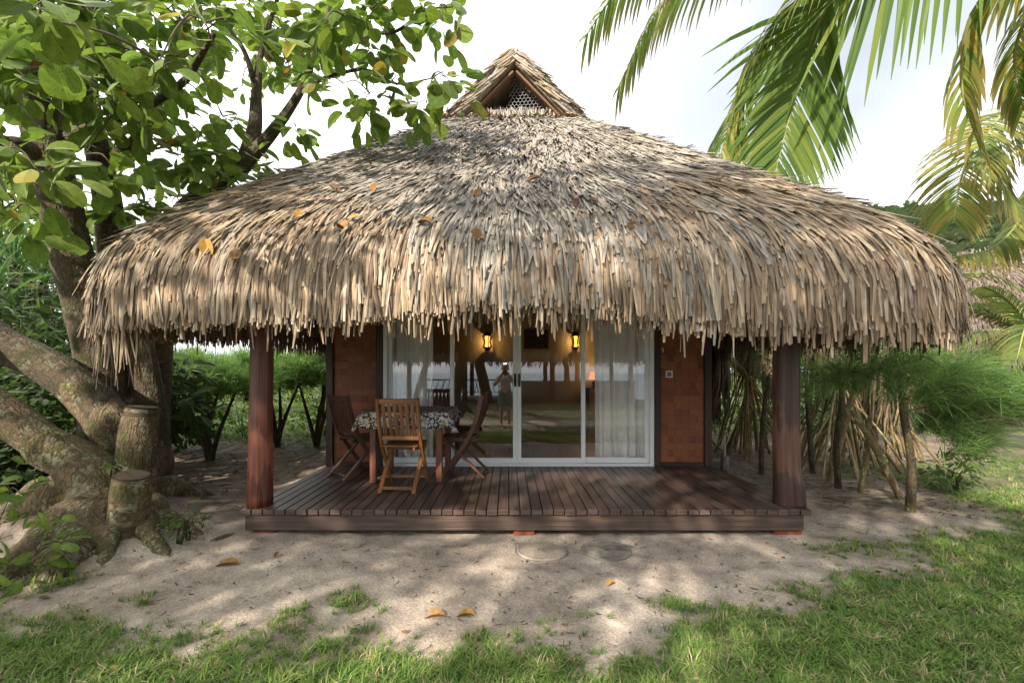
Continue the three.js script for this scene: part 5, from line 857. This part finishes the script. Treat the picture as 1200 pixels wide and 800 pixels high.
// ------------------------------------------------------------------ the person taking the picture (mirrored in the glass)
seed(98);
{
  const field = (bones, lo, hi, res, k = 0.03) => { // smooth union of tapered capsules -> mesh
    const c = V().addVectors(lo, hi).multiplyScalar(0.5), half = Math.max(hi.x - lo.x, hi.y - lo.y, hi.z - lo.z) / 2 * 1.06, mc = new MarchingCubes(res, new THREE.MeshStandardMaterial(), false, false, 60000); mc.isolation = 0;
    const pa = V(), ba = V(), p = V();
    for (let z = 0; z < res; z++) for (let y = 0; y < res; y++) for (let x = 0; x < res; x++) {
      p.set((x - res / 2) / (res / 2) * half + c.x, (y - res / 2) / (res / 2) * half + c.y, (z - res / 2) / (res / 2) * half + c.z); let d = 1e3;
      for (const [a, b, r0, r1] of bones) { pa.subVectors(p, a); ba.subVectors(b, a); const h = clamp(pa.dot(ba) / Math.max(1e-9, ba.lengthSq()), 0, 1), q = Math.hypot(pa.x - ba.x * h, pa.y - ba.y * h, pa.z - ba.z * h) - lerp(r0, r1, h); const m = clamp(0.5 + 0.5 * (d - q) / k, 0, 1); d = d > 500 ? q : lerp(d, q, m) - k * m * (1 - m); }
      mc.field[x + y * res + z * res * res] = -d;
    }
    mc.update(); const n = mc.count ?? mc.geometry.drawRange.count, g = new THREE.BufferGeometry(), arr = mc.positionArray.slice(0, n * 3), nor = mc.normalArray.slice(0, n * 3);
    for (let i = 0; i < arr.length; i += 3) { arr[i] = arr[i] * half + c.x; arr[i + 1] = arr[i + 1] * half + c.y; arr[i + 2] = arr[i + 2] * half + c.z; }
    g.setAttribute('position', new THREE.Float32BufferAttribute(arr, 3)); g.computeVertexNormals(); g.setAttribute('uv', new THREE.Float32BufferAttribute(new Float32Array(n * 2), 2)); return g;
  };
  // local axes: x to the person's own right when mirrored, facing -z; the feet stand on y = 0
  const o = thing('person', 'person in a pale top and green shorts raising a camera, mirrored in the glass', 'person', [-0.09, groundY(-0.09, 0.42) , 0.42]);
  const skin = std(C(0.50, 0.30, 0.21), { roughness: 0.6 }), B = [];
  const bone = (a, b, r0, r1) => B.push([V(...a), V(...b), r0, r1]);
  for (const s of [-1, 1]) { bone([s * 0.085, 0.84, 0], [s * 0.10, 0.45, -0.01], 0.082, 0.052); bone([s * 0.10, 0.45, -0.01], [s * 0.11, 0.09, 0.03], 0.054, 0.034); bone([s * 0.11, 0.04, 0.04], [s * 0.125, 0.025, -0.12], 0.036, 0.026); bone([s * 0.165, 1.30, 0.01], [s * 0.27, 1.12, -0.07], 0.048, 0.038); bone([s * 0.27, 1.12, -0.07], [s * 0.10, 1.36, -0.24], 0.038, 0.026); }
  bone([0, 0.88, 0], [0, 1.22, 0], 0.115, 0.12); bone([-0.13, 1.29, 0.01], [0.13, 1.29, 0.01], 0.058, 0.058); bone([0, 1.3, 0.01], [0, 1.45, -0.01], 0.055, 0.05);
  const body = field(B, V(-0.36, -0.02, -0.34), V(0.36, 1.5, 0.2), 84, 0.04);
  const head = field([[V(0, 1.545, -0.02), V(0, 1.57, 0.0), 0.088, 0.095], [V(0, 1.49, -0.045), V(0, 1.47, -0.055), 0.052, 0.04], [V(0, 1.535, -0.118), V(0, 1.515, -0.128), 0.011, 0.014], [V(-0.095, 1.535, 0), V(-0.098, 1.52, 0), 0.02, 0.014], [V(0.095, 1.535, 0), V(0.098, 1.52, 0), 0.02, 0.014], [V(-0.02, 1.482, -0.098), V(0.02, 1.482, -0.098), 0.009, 0.009]], V(-0.13, 1.4, -0.16), V(0.13, 1.7, 0.12), 56, 0.02);
  const hands = [-1, 1].map((s) => { const w = V(s * 0.10, 1.36, -0.24), H = [[w, V(s * 0.075, 1.41, -0.265), 0.026, 0.03], [V(s * 0.072, 1.405, -0.262), V(s * 0.05, 1.385, -0.235), 0.012, 0.009]]; for (let k = 0; k < 4; k++) { const a = V(s * (0.085 - k * 0.004), 1.405 + k * 0.017, -0.275), b = V(s * 0.062, 1.412 + k * 0.016, -0.318 + Math.abs(k - 1.5) * 0.004), c = V(s * 0.036, 1.41 + k * 0.016, -0.318); H.push([a, b, 0.010, 0.009], [b, c, 0.009, 0.0075]); } return field(H, V(Math.min(0.02 * s, 0.14 * s), 1.33, -0.34), V(Math.max(0.02 * s, 0.14 * s), 1.49, -0.21), 56, 0.008); });
  part('body', merge([body, head, ...hands]), skin, o);
  const torso = []; const tb = (a, b, r0, r1) => torso.push([V(...a), V(...b), r0, r1]); tb([0, 0.93, 0], [0, 1.22, 0], 0.13, 0.135); tb([-0.13, 1.285, 0.01], [0.13, 1.285, 0.01], 0.07, 0.07); for (const s of [-1, 1]) tb([s * 0.16, 1.295, 0.01], [s * 0.205, 1.22, -0.025], 0.06, 0.056);
  part('shirt', field(torso, V(-0.29, 0.78, -0.17), V(0.29, 1.4, 0.17), 64, 0.05), std(C(0.62, 0.50, 0.46), { roughness: 0.9 }), o);
  const sh = [[V(-0.05, 0.9, 0), V(0.05, 0.9, 0), 0.125, 0.125]]; for (const s of [-1, 1]) sh.push([V(s * 0.085, 0.85, 0), V(s * 0.098, 0.62, -0.005), 0.105, 0.095]);
  part('shorts', field(sh, V(-0.22, 0.5, -0.16), V(0.22, 1.05, 0.16), 56, 0.03), std(C(0.16, 0.26, 0.22), { roughness: 0.9 }), o);
  part('hair', field([[V(0, 1.59, 0.02), V(0, 1.56, 0.045), 0.10, 0.095], [V(0, 1.55, 0.075), V(0, 1.40, 0.085), 0.06, 0.035]], V(-0.14, 1.33, -0.14), V(0.14, 1.72, 0.16), 48, 0.03), std(C(0.05, 0.03, 0.02), { roughness: 0.6 }), o);
  for (const s of [-1, 1]) part('eye', (() => { const g = new THREE.SphereGeometry(0.011, 10, 8); g.translate(s * 0.034, 1.553, -0.1); return g; })(), std(C(0.05, 0.04, 0.035), { roughness: 0.2 }), o);
  const cam = thing('hand_held_camera', 'black camera with a lit flash held by the person, mirrored in the glass', 'camera', [-0.09, EYE - 0.05, 0.125]);
  part('camera_body', merge([cbox(0.14, 0.095, 0.06, 0.01, 0, 0.03, 0), cbox(0.06, 0.05, 0.05, 0.01, 0, 0.10, 0)]), M.black, cam);
  part('lens', (() => { const g = new THREE.CylinderGeometry(0.036, 0.034, 0.04, 20); g.rotateX(Math.PI / 2); g.translate(0, 0.03, -0.046); return g; })(), M.black, cam);
  part('flash_head', cbox(0.075, 0.055, 0.06, 0.008, 0.0, 0.27, 0), M.black, cam); part('flash_stem', cbox(0.04, 0.12, 0.04, 0.006, 0, 0.183, 0), M.black, cam);
  part('flash_light', cbox(0.065, 0.045, 0.006, 0.002, 0, 0.27, -0.034), std(C(0.9, 0.9, 0.9), { emissive: C(1, 1, 0.97), emissiveIntensity: 14 }), cam);
}
console.log('stage: person');
// ------------------------------------------------------------------ small things on the ground
seed(101);
{
  const lid = (label, x, z, r, mat, rim) => { const o = thing('inspection_cover', label, 'cover', [x, groundY(x, z) - 0.008, z]); const g = new THREE.LatheGeometry([[0, 0.022], [r - 0.03, 0.022], [r - 0.022, 0.016], [r - 0.016, 0.024], [r - 0.004, 0.024], [r, 0.018], [r, -0.04]].map(([a, b]) => new THREE.Vector2(a, b)), 40); const uv = g.attributes.uv, p = g.attributes.position; for (let k = 0; k < p.count; k++) uv.setXY(k, p.getX(k), p.getZ(k)); part('lid', g, mat, o); part('ring', (() => { const t = new THREE.TorusGeometry(r + 0.008, 0.010, 6, 48); t.rotateX(Math.PI / 2); t.translate(0, rim, 0); return t; })(), M.concrete, o); };
  lid('round grey concrete cover in the sand right of its sandy twin', 0.80, -3.74, 0.19, std(C(0.42, 0.36, 0.30), { map: concreteTex, bumpMap: concreteTex, bumpScale: 0.004, roughness: 0.95 }), 0.012);
  lid('round cover dusted with sand in front of the middle footing', 0.27, -3.74, 0.205, std(C(0.56, 0.47, 0.38), { map: sandGrain, bumpMap: sandBump, bumpScale: 0.01, roughness: 0.95 }), 0.002);
  const t = thing('standpipe', 'grey water standpipe with tap at the right corner of the wall', 'standpipe', [3.2, groundY(3.2, -6.75), -6.75]);
  part('concrete_base', (() => { const g = new THREE.LatheGeometry([[0, -0.05], [0.062, -0.05], [0.058, 0.2], [0.052, 0.215], [0, 0.215]].map(([a, b]) => new THREE.Vector2(a, b)), 20); return g; })(), std(C(0.40, 0.39, 0.37), { map: concreteTex, roughness: 0.9 }), t);
  part('pipe', limb([V(0, 0.2, 0), V(0, 0.5, 0), V(0, 0.56, 0)], [0.014, 0.014], 8, 4), std(C(0.45, 0.44, 0.42), { roughness: 0.5 }), t);
  part('tap', merge([limb([V(0, 0.54, 0), V(0.0, 0.55, 0.06), V(0, 0.51, 0.085)], [0.014, 0.012, 0.012], 8, 5), cbox(0.06, 0.012, 0.014, 0.003, 0, 0.585, 0.02)]), std(C(0.5, 0.42, 0.2), { roughness: 0.35, metalness: 0.8 }), t);
}
const dead = [std(C(0.50, 0.27, 0.05), { roughness: 0.6, side: THREE.DoubleSide }), std(C(0.30, 0.15, 0.055), { roughness: 0.8, side: THREE.DoubleSide }), std(C(0.42, 0.22, 0.07), { roughness: 0.7, side: THREE.DoubleSide }), std(C(0.21, 0.10, 0.055), { roughness: 0.85, side: THREE.DoubleSide })];
const fallenShape = [leafGeo(1, 0.58, 0.75, 0.22), leafGeo(1, 0.5, 1.0, 0.4), leafGeo(1, 0.64, 0.55, -0.35)];
for (const d of dead) d.map = leafTex;
function fallen(label, p, size, mat, turn, tilt, group, lean = null) { const m = solo('fallen_leaf', fallenShape[Math.floor(rnd() * 3)], dead[mat], label, 'leaf', group); const q = new THREE.Quaternion().setFromUnitVectors(V(0, 0, 1), (lean || V(0, 1, 0)).clone().normalize()); m.quaternion.copy(q).multiply(new THREE.Quaternion().setFromAxisAngle(V(0, 0, 1), turn)).multiply(new THREE.Quaternion().setFromAxisAngle(V(1, 0, 0), tilt)); m.position.copy(p); m.scale.setScalar(size); }
const onGround = (px, py) => { let d = EYE * FOCAL / (py - 436); let p = P(px, py, d); p.y = groundY(p.x, p.z) + 0.008; return p; };
for (const [px, py, s, m, a, l] of [[524, 720, 0.16, 2, 1.5, 'large tan dead leaf lying on the sand before the lawn'], [558, 720, 0.13, 0, 1.3, 'curled orange-yellow leaf lying on the sand'], [282, 662, 0.17, 2, 1.7, 'tan leaf lying by the left footing'], [722, 682, 0.10, 0, 1.9, 'small orange leaf on the sand below the round covers'], [178, 770, 0.10, 1, 0.6, 'brown leaf standing in the grass at the lower left'], [140, 790, 0.13, 0, 1.4, 'orange leaf in the grass at the bottom edge'], [664, 733, 0.05, 0, 0.3, 'tiny orange leaf at the lawn edge'], [406, 706, 0.06, 3, 0.5, 'small dark leaf beside a grass tuft'], [262, 772, 0.06, 1, 2.2, 'small brown leaf in the grass below the left sand'], [975, 770, 0.07, 1, 1.1, 'small brown leaf in the grass at the lower right'], [1020, 642, 0.07, 3, 0.4, 'dark leaf on the bare soil at the right']]) fallen(l, onGround(px, py), s, m, a, rr(-0.1, 0.1));
{ // leaves caught on the thatch
  const spots = [[250, 290, 0.16, 0, 'large orange leaf caught on the left of the thatch'], [357, 258, 0.13, 0, 'yellow leaf high on the left of the thatch'], [407, 270, 0.11, 0, 'small yellow leaf above the brown ones on the thatch'], [412, 282, 0.17, 2, 'big curled brown leaf on the thatch below a yellow one'], [280, 300, 0.14, 1, 'brown leaf on the thatch beside the orange one'], [388, 232, 0.12, 3, 'dark brown leaf in the left middle of the thatch'], [508, 276, 0.15, 1, 'brown leaf left of centre on the thatch'], [551, 283, 0.15, 1, 'flat reddish leaf in the centre of the thatch'], [634, 221, 0.14, 3, 'brown leaf high in the centre of the thatch'], [564, 234, 0.10, 1, 'small reddish leaf above the centre of the thatch'], [744, 274, 0.09, 1, 'small brown leaf right of centre on the thatch'], [680, 250, 0.10, 3, 'dark leaf right of the ridge on the thatch'], [445, 228, 0.12, 2, 'tan leaf in the upper left of the thatch']];
  for (const [px, py, s, m, l] of spots) { // follow the line of sight until it meets the roof
    let best = null, bd = 1e9; for (let i = 0; i < 300; i++) for (let j = 0; j < 60; j++) { const u = (R.cuts[0] + 2 * R.cuts[1]) * i / 300 - R.cuts[1], t = j / 60, q = R.S(u, t), v = inView(q); const d = Math.hypot(v[0] - px, v[1] - py); if (d < bd) { bd = d; best = [u, t]; } }
    const q = R.S(...best), n = R.normal(...best); fallen(l, q.addScaledVector(n, 0.10), s, m, rr(0, 6), rr(-0.2, 0.2), undefined, n.clone().add(V(gauss() * 0.15, 0, gauss() * 0.15)));
  }
}
for (let k = 0; k < 34; k++) { // small dull leaves caught in the thatch and on the ground
  if (k < 20) { const u = R.cuts[0] * rr(-0.05, 1.0), t = rr(0.22, 0.75), n = R.normal(u, t); fallen('small curled brown leaf caught in the thatch', R.S(u, t).addScaledVector(n, 0.075), rr(0.05, 0.09), pick([1, 3, 3]), rr(0, 6), rr(-0.5, 0.5), 'small brown leaves in the thatch', n.clone().add(V(gauss() * 0.4, 0, gauss() * 0.4))); }
  else { const p = V(rr(-3.4, 4.4), 0, rr(-3.8, -1.9)); p.y = groundY(p.x, p.z) + 0.01; fallen('small dull brown leaf lying on sand or grass', p, rr(0.04, 0.075), pick([1, 3]), rr(0, 6), rr(-0.3, 0.3), 'small brown leaves on the ground'); }
}
// ------------------------------------------------------------------ grass
seed(111);
{
  const tuft = (n, l0, l1, spread, w) => { const gb = new GB(); for (let k = 0; k < n; k++) { const a = rnd() * 6.283, lean = rr(0.2, 1.1), l = rr(l0, l1), p = V(gauss() * spread, -0.01, gauss() * spread), d = V(Math.cos(a) * lean, 1, Math.sin(a) * lean).normalize(), m = p.clone().addScaledVector(d, l * 0.55), d2 = d.clone().add(V(Math.cos(a) * 0.5, -0.55, Math.sin(a) * 0.5)).normalize(); gb.ribbon([p, m, m.clone().addScaledVector(d2, l * 0.45)], [w, w * 0.9, w * 0.12], V(-Math.sin(a), 0, Math.cos(a))); } return gb.build(); };
  const shapes = [tuft(12, 0.035, 0.085, 0.022, 0.0055), tuft(10, 0.03, 0.07, 0.026, 0.006), tuft(13, 0.04, 0.10, 0.02, 0.005)];
  const gm = leafy(C(1, 1, 1), { transmission: 0.3, clearcoat: 0.1 });
  const tones = [[0.13, 0.23, 0.04], [0.155, 0.265, 0.045], [0.11, 0.20, 0.04], [0.20, 0.30, 0.06], [0.30, 0.31, 0.11], [0.44, 0.37, 0.20]].map((c) => C(...c));
  const buckets = [[], [], []];
  const put = (x, z, s) => { const b = Math.floor(rnd() * 3); buckets[b].push([x, groundY(x, z), z, s * rr(0.75, 1.25), rnd() * 6.283, rnd() < 0.8 ? pick(tones.slice(0, 4)) : pick(tones.slice(4)), rr(-0.2, 0.2), rr(-0.2, 0.2)]); };
  let n = 0;
  for (let k = 0; k < 90000 && n < 24000; k++) { // the lawn in view, close by
    const z = -0.9 - 4.6 * Math.pow(rnd(), 1.15), x = rr(-1.2, 1.25) * -z * 1.05, g = grassAt(x, z); if (rnd() > g * g * 1.05) continue; if (x > -2.5 && x < 2.8 && z < -3.95) continue; put(x, z, lerp(0.75, 1.05, g)); n++;
  }
  for (let k = 0; k < 9000; k++) { const z = rr(-13, -4), x = rr(3.2, 14), g = grassAt(x, z); if (rnd() < g * 0.95) put(x, z, 1.15); }
  for (let k = 0; k < 9000; k++) { const z = rr(-21, -8), x = rr(-13, -2.5), g = grassAt(x, z); if (rnd() < g) put(x, z, 1.5); }
  for (let k = 0; k < 5000; k++) { const z = rr(-0.9, 10), x = rr(-6, 6), g = grassAt(x, z); if (rnd() < g) put(x, z, 1.4); }
  const m = new THREE.Matrix4(), e = new THREE.Euler();
  shapes.forEach((s, b) => { const im = new THREE.InstancedMesh(s, gm, buckets[b].length); buckets[b].forEach(([x, y, z, sc, a, c, tx, tz], k) => { m.makeRotationFromEuler(e.set(tx, a, tz)).scale(V(sc, sc, sc)).setPosition(x, y, z); im.setMatrixAt(k, m); im.setColorAt(k, c); }); im.name = ['lawn_grass', 'short_grass', 'tall_grass'][b]; im.castShadow = im.receiveShadow = true; scene.add(im); stuff(im); tag(im, ['broad-bladed lawn grass around the bungalow', 'short grass mixed into the lawn', 'taller grass blades mixed into the lawn'][b], 'grass'); });
  console.log('grass', buckets.map((b) => b.length).join(' '));
  // bits of bark, straw and small stones on the sand
  const gb = new GB();
  for (let k = 0; k < 15000; k++) { const z = rr(-9, -1.4), x = rr(-6, 6.5); if (x > -2.4 && x < 2.7 && z < -3.95) continue; const l = litterAt(x, z), g = grassAt(x, z); if (rnd() > 0.3 + l * 0.7) continue; if (g > 0.6) continue; const a = rnd() * 6.283, big = rnd() < l * 0.55 ? rr(1.5, 3) : 1, len = rr(0.008, 0.045) * big, y = groundY(x, z) + 0.004; gb.ribbon([V(x, y, z), V(x + Math.cos(a) * len, y + rr(0, 0.008) * big, z + Math.sin(a) * len), V(x + Math.cos(a + 0.5) * len * 1.8, y, z + Math.sin(a + 0.5) * len * 1.8)], [0.004 * big, rr(0.004, 0.014) * big, 0.003 * big], V(-Math.sin(a), 0.2, Math.cos(a)).normalize(), 0, null, pick(dryTones)); }
  tag(stuff(part('ground_litter', gb.build(), M.thatch, scene)), 'scraps of bark and straw strewn over the sand', 'litter');
}
console.log('stage: done');
renderer.render(scene, camera);
